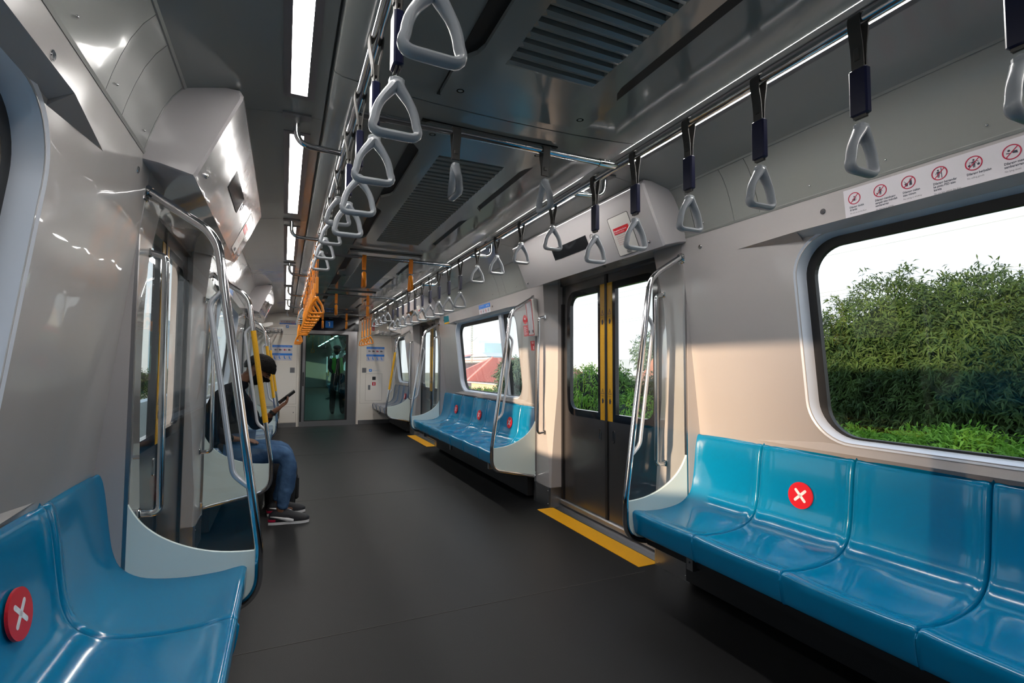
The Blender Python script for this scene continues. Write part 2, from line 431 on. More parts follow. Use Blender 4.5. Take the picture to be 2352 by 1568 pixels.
    # bolts
    for k, y in enumerate((1.36, 2.05, 5.07, 6.9)):
        z = 1.865; b = MB(); F = fr(W_(y, z, 0), (0, -s, 0), (-s * SL, 0, 1)); b.ringp(F, 0, 0, .012, .009, 0, .002); b.disc(F, 0, 0, .009, 0, .004)
        tag(b.build('wall_plug', 'steel'), 'small round plug in the %s wall panel, %s' % (nm[s], ['nearest one above the near window corner', 'beside the near door cover', 'above the second window', 'beside the far door cover'][k]), 'plug')

# end wall
E_ = fr((0, YE, 0), (1, 0, 0), (0, 0, 1))   # w towards the viewer
b = MB(); b.plate(E_, [(-1.5, 0), (-.56, 0), (-.56, 2.3), (-1.5, 2.3)], (), -.05, 0); b.plate(E_, [(.62, 0), (1.5, 0), (1.5, 2.3), (.62, 2.3)], (), -.05, 0)
b.plate(E_, [(-.56, 2.22), (.62, 2.22), (.62, 2.3), (-.56, 2.3)], (), -.05, 0)
for a, c_ in ((.62, .565), (-.56, -.505)):
    pts = [(a, 0), (a - .0 + (c_ - a) * .3, -.005), (a + (c_ - a) * .7, -.02), (c_, -.05)]
    for i in range(3):
        (x0, w0), (x1, w1) = pts[i], pts[i + 1]; b.add([E_(x0, 0, w0), E_(x1, 0, w1), E_(x1, 2.3, w1), E_(x0, 2.3, w0)], [(0, 1, 2, 3)])
struct(b.build('wall_end', 'end'))
b = MB(); b.box((-1.5, YB - .05, 0), (1.5, YB, 2.3)); struct(b.build('wall_back', mat('dark_shading_wall', (.10, .10, .11), .5), smooth=False))  # unseen wall, set close and dark to dim the foreground light
b = MB(); b.plate(E_, [(-1.39, 0), (-.56, 0), (-.56, .085), (-1.39, .085)], (), 0, .008); b.plate(E_, [(.62, 0), (1.39, 0), (1.39, .085), (.62, .085)], (), 0, .008)
struct(b.build('baseboard_end', 'steel_wall', smooth=False))
# panel joints on the end wall
b = MB()
def jl(u0, v0, u1, v1, t=.0035):
    b.plate(E_, [(u0, v0), (u1, v0), (u1, v1), (u0, v1)], [[(u0 + t, v0 + t), (u1 - t, v0 + t), (u1 - t, v1 - t), (u0 + t, v1 - t)]], 0, .0012)
jl(.65, .43, 1.30, 1.81); jl(.76, .48, 1.10, 1.05); jl(-.57 - .75, .45, -.57, 1.83); jl(-.86, .09, -.57, .40)
struct(b.build('trim_4', mat('joint_brown', (.30, .23, .17), .6), smooth=False))

# end door
dr = struct(thing('door_1', None, None, (0, YE + .04, 0)))
F = fr((0, YE + .03, 0), (1, 0, 0), (0, 0, 1))
b = MB(); b.plate(F, [(-.505, .0), (.575, .0), (.575, 1.925), (-.505, 1.925)], [[(-.42, .10), (.40, .10), (.40, 1.855), (-.42, 1.855)]], 0, .03)
b.build('door_frame', 'steel_wall', dr, smooth=False)
b = MB(); b.plate(F, [(-.42, .10), (.40, .10), (.40, 1.855), (-.42, 1.855)], [[(-.405, .115), (.355, .115), (.355, 1.83), (-.405, 1.83)]], .0, .02)
b.plate(F, [(-.50, .0), (-.47, 0), (-.47, 1.9), (-.50, 1.9)], (), .03, .033); b.build('rubber_seal', 'rubber', dr, smooth=False)
b = MB(); b.plate(F, [(-.41, .11), (.39, .11), (.39, 1.84), (-.41, 1.84)], (), .005, .010); b.build('pane', 'doorglass', dr, smooth=False)
b = MB(); b.plate(F, rrect(-.462, .80, -.438, 1.08, .01, 4), (), .03, .036); b.build('door_handle', 'black', dr)
b = MB(); b.plate(F, [(-.505, 0), (.575, 0), (.575, .095), (-.505, .095)], (), .03, .036); b.build('kick_plate', 'steel_wall', dr, smooth=False)
# header sign with number
h = thing('header_panel', 'dark navy panel over the end door with a blue square reading 1', 'panel', (0, YE, 2.07))
b = MB(); b.plate(E_, [(-.56, 1.925), (.60, 1.925), (.60, 2.225), (-.56, 2.225)], (), -.02, .012); b.build('panel_board', 'navypanel', h, smooth=False)
b = MB(); b.rect(E_, -.055, 1.985, .095, 2.13, .012, .014); q = b.build('number_plate', 'blue2', h, smooth=False)
b = MB(); b.plate(E_, [(.016, 2.015), (.032, 2.015), (.032, 2.105), (.020, 2.105), (-.004, 2.092), (.0, 2.080), (.016, 2.087)], (), .014, .0148); b.build('numeral', 'white', q, smooth=False)
cam_ = thing('security_camera', 'small grey box camera above the blue number 1 square', 'camera', (.04, YE - .03, 2.17))
b = MB(); b.bbox((.01, YE - .045, 2.165), (.075, YE - .013, 2.20), .004); b.build('camera_body', 'vent', cam_)
b = MB(); b.bbox((.012, YE - .05, 2.135), (.073, YE - .013, 2.164), .004); b.build('lens_window', 'blackglass', cam_)

# ------------------------------------------------------------------ doors
DX = {1: 1.42, -1: 1.385}
def rpoly(s, y0, y1):  # map for door leaf: u=y, v=z, w toward the inside
    return lambda u, v, w: V(s * (DX[s] - w), u, v)
def side_frame(s, x, y, z, tilt=0.0):
    """frame on a side wall: u to the viewer's right, v up, w inward"""
    return fr((s * x, y, z), (0, -s, 0), (-s * tilt, 0, 1))
dn = 2
for s in (1, -1):
    for di, (y0, y1) in enumerate(DOORS):
        mp = rpoly(s, y0, y1); c0 = (y0 + y1) / 2
        dr = struct(thing('door_%d' % dn, None, None, (s * 1.42, c0, 0))); dn += 1
        for k, (a, bb) in enumerate(((y0 - .01, c0 - .012), (c0 + .012, y1 + .01))):
            inner = bb if k == 0 else a      # edge at the seam
            sg = -1 if k == 0 else 1
            u0, u1 = sorted((inner + sg * .055, inner + sg * .565))
            R = [.001] * 4; rr_ = .11
            R = [rr_, 0, 0, rr_] if k == 0 else [0, rr_, rr_, 0]
            hole = rrect(u0, .80, u1, 1.84, R, 8)
            R2 = [x - .03 if x else 0 for x in R]
            i0, i1 = (u0 + .05, u1 - .045) if k == 0 else (u0 + .045, u1 - .05)
            hole2 = rrect(i0, .855, i1, 1.79, R2, 8)
            b = MB(); b.plate(mp, [(a, .035), (bb, .035), (bb, 1.94), (a, 1.94)], [hole], -.03, 0)
            leaf = b.build('door_leaf', 'door', dr, smooth=False)
            b = MB(); b.plate(mp, hole, [hole2], -.03, .002); b.build('glass_border', 'blackglass', leaf, smooth=False)
            b = MB(); b.plate(mp, [(u, v) for u, v in hole2], (), -.014, -.010); b.build('pane', 'winglass', leaf, smooth=False)
            s0, s1 = sorted((inner + sg * .003, inner + sg * .066))
            b = MB(); b.plate(mp, [(s0, .80), (s1, .80), (s1, 1.84), (s0, 1.84)], (), .002, .004); st = b.build('warning_strip', 'yellow', leaf, smooth=False)
            b = MB(); cm = (s0 + s1) / 2; yc = c0
            for zc in (1.60, 1.00):
                Fm = side_frame(s, DX[s] - .0045, cm, zc)
                t = [(-.02, 0), (.02, 0), (0, .042)]; ti = [(-.0155, .0032), (.0155, .0032), (0, .0355)]
                b.plate(Fm, t, [ti], 0, .0006); b.rect(Fm, -.0014, .013, .0014, .026, 0, .0006); b.disc(Fm, 0, .0085, .0018, 0, .0006, 10)
                text_into(b, 'PERHATIAN', .0065, Fm, 0, -.016, .0006, 'CENTER', .01); text_into(b, 'CAUTION', .0045, Fm, 0, -.022, .0006, 'CENTER', .01)
                hd = [(-.006, -.072), (.006, -.072), (.011, -.063), (.015, -.052), (.017, -.046), (.014, -.045), (.0095, -.052), (.0085, -.036), (.0055, -.036), (.005, -.049), (.0035, -.031), (.0005, -.031), (0, -.049), (-.002, -.033), (-.005, -.033), (-.0045, -.05), (-.007, -.039), (-.0095, -.04), (-.0095, -.058)]
                b.plate(Fm, hd, (), 0, .0006)
            b.build('pictogram', 'dark', st, smooth=False)
            if k == 0 or True:
                uh = inner + sg * .075
                b = MB(); Fm = side_frame(s, DX[s], uh, .69); b.plate(Fm, rrect(-.012, -.045, .012, .045, .011, 6), [rrect(-.008, -.041, .008, .041, .0075, 6)], 0, .004)
                b.build('door_handle', 'steel', leaf)
        b = MB(); b.box((c0 - .014, .03, -.02), (c0 + .014, 1.94, .008), mp=mp); b.build('rubber_seal', 'rubber', dr, smooth=False)
        b = MB(); b.box((y0 - .0, 1.905, -.02), (y1, 1.95, .02), mp=mp); b.build('door_track', 'door', dr, smooth=False)
        b = MB(); b.box((y0, 0, -.05), (y1, .02, .035), mp=mp); b.box((y0, 0, .036), (y1, .004, DX[s] - 1.328), mp=mp)
        b.extrude_y([(1.412, .02), (1.40, .03), (1.40, .06), (1.408, .07), (1.42, .07), (1.42, .02)], y0, y1, mp=lambda x, y, z, s=s: V(s * (x - 1.42 + DX[s]), y, z))
        b.build('door_sill', 'steel_wall', dr, angle=25)
        # dark edge between leaf and pillar
        b = MB()
        for yy in (y0 + .012, y1 - .012): b.box((yy - .015, .03, .0), (yy + .015, 1.75, .012), mp=mp)
        b.build('rubber_seal', 'rubber', dr, smooth=False)
        # yellow floor marking
        b = MB(); S = (lambda s: (lambda x, y, z: V(s * x, y, z)))(s); b.box((1.178, y0 - .005, 0), (1.325, y1 + .005, .0025), mp=S)
        tag(b.build('floor_marking', 'yfloor', smooth=False), 'yellow rectangular strip on the floor in front of the %s %s door' % (['near', 'far'][di], nm[s]), 'floor marking')

# covers above the doors
def cover(s, di, y0, y1, sc, ac):
    S = lambda x, y, z: V(s * x, y, z)
    near = {0: 'on the %s behind the viewer' % nm[s], 1: 'over the near %s door' % nm[s], 2: 'over the far %s door' % nm[s]}[di]
    c = thing('door_header_cover', 'glossy grey sloping housing %s with a black display' % near, 'housing', (s * 1.2, (y0 + y1) / 2, 1.9))
    P = [(1.108, 1.877), (1.100, 1.892), (.964, 2.198), (.962, 2.212), (.975, 2.232), (1.2, 2.24), (1.46, 2.24), (1.46, 1.93), (1.36, 1.925), (1.215, 1.905)]
    b = MB(); n = len(P); e = .02; rings = [(y0, .012), (y0 + .012, 0), (y1 - .012, 0), (y1, .012)]; cx, cz = 1.25, 2.07
    vs = []
    for y, k in rings: vs += [S(x + (cx - x) * k * 3, y, z + (cz - z) * k * 3) for x, z in P]
    fs = [(r * n + i, r * n + (i + 1) % n, r * n + n + (i + 1) % n, r * n + n + i) for r in range(3) for i in range(n)]
    tr = tessellate_polygon([[Vector((x, z, 0)) for x, z in P]]); fs += [tuple(t) for t in tr] + [tuple(i + 3 * n for i in t) for t in tr]
    b.add(vs, fs); b.build('cover_shell', 'cover', c, angle=28)
    d = math.hypot(.136, .306); tx, tz = -.136 / d, .306 / d
    def F(y, v): return fr((s * (1.100 + tx * v), y, 1.892 + tz * v), (0, -s, 0), (s * tx, 0, tz))
    def uv(ya, yb): return sorted((-s * (ya), -s * (yb)))
    f0 = F(0, 0)
    u0, u1 = uv(*sc); b = MB(); b.plate(f0, [(u0, .125), (u1, .125), (u1, .21), (u0, .21)], (), 0, .0025); b.build('display_screen', 'blackglass', c, smooth=False)
    u0, u1 = uv(*ac); b = MB(); b.plate(f0, rrect(u0, .0, u1, .245, .012, 4), [rrect(u0 + .0035, .0035, u1 - .0035, .2415, .01, 4)], 0, .0015); b.build('hatch_joint', 'groove', c, smooth=False)
    b = MB(); b.plate(f0, rrect(u0 + .0035, .0035, u1 - .0035, .2415, .01, 4), (), 0, .001); ap = b.build('access_panel', 'wall_rough', c, smooth=False)
    b = MB(); b.rect(f0, u0 + .025, .135, u1 - .03, .175, .001, .0025); b.build('red_notice', 'red', ap, smooth=False)
    b = MB(); text_into(b, 'Mengaktifkan Pintu Darurat', .0125, f0, u0 + .03, .153, .003, squeeze=.85, bold=.01); text_into(b, 'Emergency Door Release', .009, f0, u0 + .03, .142, .003)
    b.build('lettering', 'white', ap, smooth=False)
    b = MB()
    for i, t in enumerate(('Buka penutup dan tarik tuas', 'ketika kereta berhenti', 'Open cover and pull lever', 'when the train has stopped', 'Geser pintu dengan tangan')):
        text_into(b, t, .0085, f0, u0 + .035, .118 - i * .0125, .002)
    b.build('lettering', 'signred', ap, smooth=False)
    b = MB(); b.rect(f0, (u0 + u1) / 2 - .012, .012, (u0 + u1) / 2 + .022, .028, .001, .006); b.build('latch', 'vent', ap, smooth=False)
    for yy in (y0 + .1, y1 - .06):
        b = MB(); k = F(yy, .03); b.tube([k(0, 0, 0), k(0, 0, .006), k(0, 0, .008)], [.009, .009, .006], 14); b.disc(k, 0, 0, .004, .008, .0095, 10); b.build('lock', 'steel', c)
    k = F((sc[0] if s > 0 else sc[1]) + (-.06 if s > 0 else .06), .18); b = MB(); b.ringp(k, 0, 0, .022, .019, 0, .002); b.build('speaker_ring', 'vent', c)
for di, off in ((1, 0), (2, 4.94)):
    cover(1, di, 2.15 + off, 3.88 + off, (2.81 + off, 3.275 + off), (2.345 + off, 2.545 + off))
    cover(-1, di, 2.08 + off, 3.72 + off, (2.55 + off, 2.97 + off), (3.34 + off, 3.53 + off))
# ------------------------------------------------------------------ lamps
LSEG = [(-.87, .41), (.78, 2.06), (2.43, 3.71), (4.08, 5.37), (5.71, 7.01), (7.27, 8.55), (8.75, 10.10)]
ORD = ['', 'nearest', 'second', 'third', 'fourth', 'fifth', 'sixth', 'seventh', 'eighth', 'ninth', 'tenth']
def make_lamp(L, label):
    t = thing('ceiling_lamp', label, 'lamp', (0, 0, 2.25))
    b = MB(); b.plate(lambda u, v, w: V(u, v, 2.2505 - w), [(-.055, -L / 2 - .03), (.055, -L / 2 - .03), (.055, L / 2 + .03), (-.055, L / 2 + .03)], [[(-.029, -L / 2), (.029, -L / 2), (.029, L / 2), (-.029, L / 2)]], -.004, .003)
    b.build('lamp_frame', 'lampframe', t, smooth=False)
    b = MB(); b.plate(lambda u, v, w: V(u, v, 2.2505 - w), [(-.029, -L / 2), (.029, -L / 2), (.029, L / 2), (-.029, L / 2)], (), -.004, .001)
    b.build('diffuser', 'led', t, smooth=False)
    return t
for s in (1, -1):
    vis = 0
    for i, (a, c_) in enumerate(LSEG):
        if i >= 1: vis += 1; lab = '%s of the bright LED strips in the ceiling left of the aisle' % ORD[vis] if s < 0 else '%s of the bright LED strips in the ceiling along the right handrail' % ORD[vis]
        else: lab = 'bright LED strip in the ceiling %s, %s side' % ('above the viewer', nm[s])
        t = make_lamp(c_ - a, lab); t.location = (s * .771, (a + c_) / 2, 2.25)

# ------------------------------------------------------------------ air diffusers
for i, y in enumerate(SEAMS[1:]):
    ya, yb = y + .13, min(y + 2.40, YE - .06)
    if y < 0: ya, yb = y + .13, y + 2.39
    lab = ['slatted grey air diffuser panel overhead, nearest one with wide slats', 'second slatted air diffuser panel, beyond the nearest crossbar', 'third slatted air diffuser panel along the ceiling', 'fourth slatted air diffuser panel along the ceiling', 'last ceiling diffuser panel next to the number 1 sign'][i]
    t = thing('air_diffuser', lab, 'air vent', (0, (ya + yb) / 2, 2.195))
    mp = lambda u, v, w: V(u, v, 2.199 - w)
    L = yb - ya
    # outline with long slots notched along both sides
    def notch(y0, y1, s):
        return [(s * .31, y0), (s * .268, y0 + .06), (s * .258, y0 + .10), (s * .258, y1 - .10), (s * .268, y1 - .06), (s * .31, y1)]
    n1 = (ya + .19, ya + .19 + (L - .5) * .45); n2 = (ya + .19 + (L - .5) * .55, yb - .24)
    r = .03
    out = [(-.31 + r, ya), (.31 - r, ya), (.31, ya + r)] + notch(*n1, 1) + notch(*n2, 1) + [(.31, yb - r), (.31 - r, yb), (-.31 + r, yb), (-.31, yb - r)]
    out += list(reversed(notch(*n2, -1))) + list(reversed(notch(*n1, -1))) + [(-.31, ya + r)]
    sl = []; k = 0; yy = ya + .27
    while yy < yb - .30:
        sl.append([(-.165, yy), (.165, yy), (.165, yy + .021), (-.165, yy + .021)]); yy += .05
    b = MB(); b.plate(mp, out, sl, -.0, .016); b.build('grille_panel', 'ceil', t, smooth=False)
    b = MB()
    for q in sl:   # raised slanted blades between the openings
        y0_, y1_ = q[1][1] + .021, q[1][1] + .05
        for (u0, u1) in ((-.168, .168),):
            vs = [mp(u0, y0_, .016), mp(u1, y0_, .016), mp(u1 - .012, (y0_ + y1_) / 2 - .004, .023), mp(u0 + .012, (y0_ + y1_) / 2 - .004, .023), mp(u0 + .0, y1_ - .002, .0165), mp(u1 - .0, y1_ - .002, .0165)]
            b.add(vs, [(0, 1, 2, 3), (3, 2, 5, 4), (0, 3, 4), (1, 5, 2)])
    b.build('slats', 'ceil', t, smooth=False)
    b = MB(); b.plate(mp, [(-.313, ya - .003), (.313, ya - .003), (.313, yb + .003), (-.313, yb + .003)], (), -.004, .0005); b.build('slot_shade_sheet', 'black', t, smooth=False)  # flat black sheet paints the shade inside slots and slat openings
    for (px, py) in ((.25, yb - .08), (-.25, yb - .08), (.25, ya + .08), (-.25, ya + .08)):
        b = MB(); k = fr((px, py, 2.186), (1, 0, 0), (0, -1, 0)); b.ringp(k, 0, 0, .014, .009, 0, .003, 18); b.disc(k, 0, 0, .008, 0, .001, 12); b.build('lock', 'steel', t)

# ------------------------------------------------------------------ handrails
RX, RZ = .5825, 2.13
HOOKS = [.58, 2.24, 3.89, 5.53, 7.16, 8.62, 10.14]
for s in (1, -1):
    t = thing('handrail', 'long polished steel overhead rail running down the %s side of the aisle' % nm[s], 'handrail', (s * RX, 4, RZ))
    b = MB(); b.cyl((s * RX, YB + .05, RZ), (s * RX, 10.42, RZ), .0165, 20)
    b.build('rail_tube', 'steel', t)
    for y in HOOKS:
        b = MB(); p = fillet([(s * .775, y, 2.25), (s * .775, y + .01, 2.135), (s * (RX + .01), y + .03, 2.132)], .115, 10)
        b.tube(p, .0135, 12); h = b.build('hanger', 'steel', t)
        b = MB(); b.box((min(s * .72, s * .83), y - .025, 2.243), (max(s * .72, s * .83), y + .025, 2.2515)); b.build('mounting_plate', 'vent', h, smooth=False)
CROSS = [1.864, 4.37, 6.88, 9.40]
for i, y in enumerate(CROSS):
    t = thing('crossbar', ['nearest steel crossbar with two grey strap handles', 'second steel crossbar, carrying two orange straps', 'third steel crossbar, carrying two orange straps', 'farthest steel crossbar, in front of the number 1 panel'][i], 'crossbar', (0, y, RZ))
    b = MB(); b.cyl((-RX + .0165, y, RZ), (RX - .0165, y, RZ), .0150, 18); b.build('bar_tube', 'steel', t)
    for s in (1, -1):
        b = MB(); b.cyl((s * (RX - .018), y, RZ), (s * (RX - .105), y, RZ), .0185, 18)
        for xx in (.06, .085): b.sphere((s * (RX - xx), y - .0165, RZ + .006), .004, 8, 5)
        b.build('joint_sleeve', 'steel', t)

# ------------------------------------------------------------------ strap handles
def make_strap(kind, total, sleeve, colr, belt, sleevem):
    """total: distance from rail axis to underside of the grip"""
    t = thing('strap_handle', 'x', 'strap handle', (0, 0, 0))
    top = -total + .140; yw = .032
    b = MB(); r = .0185
    lp = [(-.004, 0, top + .015), (-.006, 0, -.10 if total > .3 else -.075), (-r * .9, 0, -.03), (-r, 0, 0), (-r * .72, 0, r * .72), (0, 0, r), (r * .72, 0, r * .72), (r, 0, 0), (r * .9, 0, -.03), (.006, 0, -.10 if total > .3 else -.075), (.004, 0, top + .015)]
    b.ribbon(catmull(lp, 3), yw, .0035, (0, 1, 0)); b.build('strap_belt', belt, t)
    b = MB(); b.bbox((-.011, -.008, -.09 - .02 * (total > .3)), (.011, .008, -.075), .002); b.build('buckle', belt, t)
    if sleeve:
        b = MB(); b.bbox((-.0115, -.023, top + .022), (.0115, .023, top + .150), .004); b.build('sleeve', sleevem, t)
    # triangular grip in the x-z plane
    H = .140; wv = .0705; zt, zb = top - .008, -total + .009
    tri = [(0, 0, zt + .004), (-wv + .010, 0, zb), (wv - .010, 0, zb)]
    def rc(p0, p1, p2, rr, n=6):
        a = (Vector(p0) - Vector(p1)).normalized(); c_ = (Vector(p2) - Vector(p1)).normalized(); d = rr / math.tan(a.angle(c_) / 2)
        A = Vector(p1) + a * d; C_ = Vector(p1) + c_ * d
        return [A * (1 - k / n) ** 2 + Vector(p1) * 2 * (k / n) * (1 - k / n) + C_ * (k / n) ** 2 for k in range(n + 1)]
    path = rc(tri[2], tri[0], tri[1], .012) + rc(tri[0], tri[1], tri[2], .020) + rc(tri[1], tri[2], tri[0], .020)
    # bow the two upper sides slightly outward
    full = []
    for i in range(len(path)):
        a, c_ = path[i], path[(i + 1) % len(path)]; full.append(a)
        if (c_ - a).length > .04:
            for k in range(1, 6):
                p = a.lerp(c_, k / 6); up_ = abs(a.z - c_.z) > .03
                if up_: p = p + V(math.copysign(.008, p.x) * math.sin(PI * k / 6), 0, 0)
                full.append(p)
    rr = [.0098 + .004 * max(0, (p.z - (zt - .045)) / .045) for p in full]
    b = MB(); b.tube(full, rr, 12, closed=True, axis=(0, 1, 0), sy=1.5)
    b.bbox((-.0165, -.0145, zt - .022), (.0165, .0145, zt + .010), .006)
    b.build('grip_ring', colr, t)
    return t
specs = {'gl': ('gl', .42, 1, 'ring', 'belt', 'navy'), 'gs': ('gs', .265, 0, 'ring', 'belt', None), 'yl': ('yl', .53, 1, 'orange', 'orangebelt', 'orange'), 'ys': ('ys', .265, 0, 'orange', 'orangebelt', None)}
proto = {}; trees = {}; first = {}
for k, sp in specs.items():
    proto[k] = make_strap(*sp); trees[k] = [(c, kids(c)) for c in kids(proto[k])]; first[k] = True
def strap(k, x, y, lab, grp, rot=0):
    if first[k]:
        first[k] = False; o = proto[k]; o.location = (x, y, RZ); o.rotation_euler = (0, 0, rot); o['label'] = lab; o['group'] = grp; return o
    return dup(proto[k], (x, y, RZ), rot, lab, grp, trees[k])
R_LONG1 = [.48, .80, 1.11, 1.42, 1.74, 2.05]; R_SHORT = [2.48, 2.90, 3.31, 3.71]
R_LONG2 = [4.14, 4.47, 4.80, 5.13, 5.46, 5.80, 6.13, 6.46, 6.79, 7.11]; R_SHORT2 = [7.51, 7.89, 8.28, 8.64]; R_END = [9.15, 9.48, 9.84, 10.19]
rn = random.Random(3)
def j(): return rn.uniform(-.03, .03)
for s in (1, -1):
    side = nm[s]
    v = 0
    for y in R_LONG1:
        if y < .4: lab = 'grey strap handle behind the viewer on the %s rail' % side + (' beside the camera' if y > 0 else ' further back')
        else: v += 1; lab = 'grey navy-sleeved strap on the %s rail, %s in the row above the near bench' % (side, ORD[v])
        strap('gl', s * RX, y, lab, 'grey straps over the near %s bench' % side, j())
    for i, y in enumerate(R_SHORT): strap('gs', s * RX, y, 'short grey strap on the %s rail, %s of four at the near door' % (side, ORD[i + 1]), 'short grey straps by the near %s door' % side, j())
    for i, y in enumerate(R_LONG2):
        if s > 0: strap('gl', s * RX, y, 'grey navy-sleeved strap on the right rail, %s of ten above the second bench' % ORD[i + 1], 'grey straps over the second right bench', j())
        else: strap('yl', s * RX, y, 'long orange strap on the left rail, %s in the row above the seated person' % ORD[i + 1], 'orange straps over the priority seats', j())
    for i, y in enumerate(R_SHORT2): strap('gs', s * RX, y, 'small grey strap far down the %s rail, %s of four by the far door' % (side, ORD[i + 1]), 'short grey straps by the far %s door' % side, j())
    for i, y in enumerate(R_END): strap('yl', s * RX, y, 'long orange strap on the %s rail, %s of four near the end wall' % (side, ORD[i + 1]), 'orange straps at the end of the %s rail' % side, j())
for i, y in enumerate(CROSS):
    for x in (-.2, .2):
        strap('gs' if i == 0 else 'ys', x, y, '%s strap hanging edge-on from the %s crossbar, %s one' % ('grey' if i == 0 else 'orange', ORD[i + 1], 'left' if x < 0 else 'right'), 'straps on the crossbars', PI / 2 + j())

# ------------------------------------------------------------------ benches
SP = catmull([(1.398, .796, 0), (1.394, .812, 0), (1.384, .820, 0), (1.372, .812, 0), (1.362, .77, 0), (1.352, .70, 0), (1.342, .62, 0), (1.330, .55, 0), (1.306, .495, 0), (1.262, .458, 0), (1.20, .438, 0), (1.10, .428, 0), (1.00, .431, 0), (.955, .438, 0), (.925, .441, 0), (.912, .436, 0), (.907, .425, 0), (.911, .38, 0), (.924, .325, 0), (.94, .318, 0)], 3)
SPn = []
for i, p in enumerate(SP):
    t = SP[min(i + 1, len(SP) - 1)] - SP[max(i - 1, 0)]; SPn.append(V(-t.y, t.x, 0).normalized())
for i, nrm in enumerate(SPn):
    if (V(1.1, .75, 0) - SP[i]).dot(nrm) < 0 and i < len(SP) * .75: SPn[i] = -nrm
    elif i >= len(SP) * .75 and nrm.x > 0 and nrm.y <= 0: SPn[i] = -nrm
PITCH = .443
def seat_mesh(s):
    b = MB(); nu = 24
    us = [0, .006, .014, .025, .04, .06, .09, .14, .2, .28, .36, .44, .5]; us = us + [1 - u for u in reversed(us[:-1])]
    n = len(SP); vs = []
    for i, (p, nrm) in enumerate(zip(SP, SPn)):
        v = i / (n - 1)
        for u in us:
            e = min(u, 1 - u)
            ridge = min(1, v * 7) * math.exp(-((e - .05) / .045) ** 2)
            amp = .0075 * min(1, v * 5) * (1 if v < .38 else max(.0, 1 - (v - .38) / .25) ** 2 * .8 + .2 * max(0, min(1, (.85 - v) / .1)))
            gr = -min(1, v * 7) * (.014 if v < .8 else .006) * max(0, 1 - e / .018) ** 2 * (1 if v < .93 else max(0, (1 - v) / .07))
            dish = -.006 * (1 - (2 * u - 1) ** 2) * math.sin(PI * min(1, v / .88)) ** .5 if v < .88 else 0
            q = p + nrm * (ridge * amp + gr + dish)
            vs.append(V(s * q.x, (u - .5) * (PITCH - .001), q.y))
    w = len(us); fs = [(i * w + k, i * w + k + 1, (i + 1) * w + k + 1, (i + 1) * w + k) for i in range(n - 1) for k in range(w - 1)]
    # underside / back
    o = len(vs)
    for k, u in enumerate(us): vs.append(V(s * 1.0, (u - .5) * (PITCH - .001), .33)); 
    for k, u in enumerate(us): vs.append(V(s * 1.385, (u - .5) * (PITCH - .001), .36))
    for k in range(w - 1):
        fs.append(((n - 1) * w + k, (n - 1) * w + k + 1, o + k + 1, o + k)); fs.append((o + k, o + k + 1, o + w + k + 1, o + w + k))
    b.add(vs, fs)
    # side cheeks
    for k in (0, w - 1):
        idx = [i * w + k for i in range(n)] + [o + k, o + w + k]
        b.add([vs[q] for q in idx], [])
        pts = [vs[q] for q in idx]; tr = tessellate_polygon([[Vector((p.x, p.z, 0)) for p in pts]]); base = len(b.v) - len(pts)
        b.f += [tuple(base + a for a in t) for t in tr]; b.mi += [0] * len(tr)
    return b
seatproto = {}
STICK = {(1, 0): [1], (-1, 0): [1], (1, 1): [1, 3, 5], (-1, 1): [5], (1, 2): [1], (-1, 2): [2]}
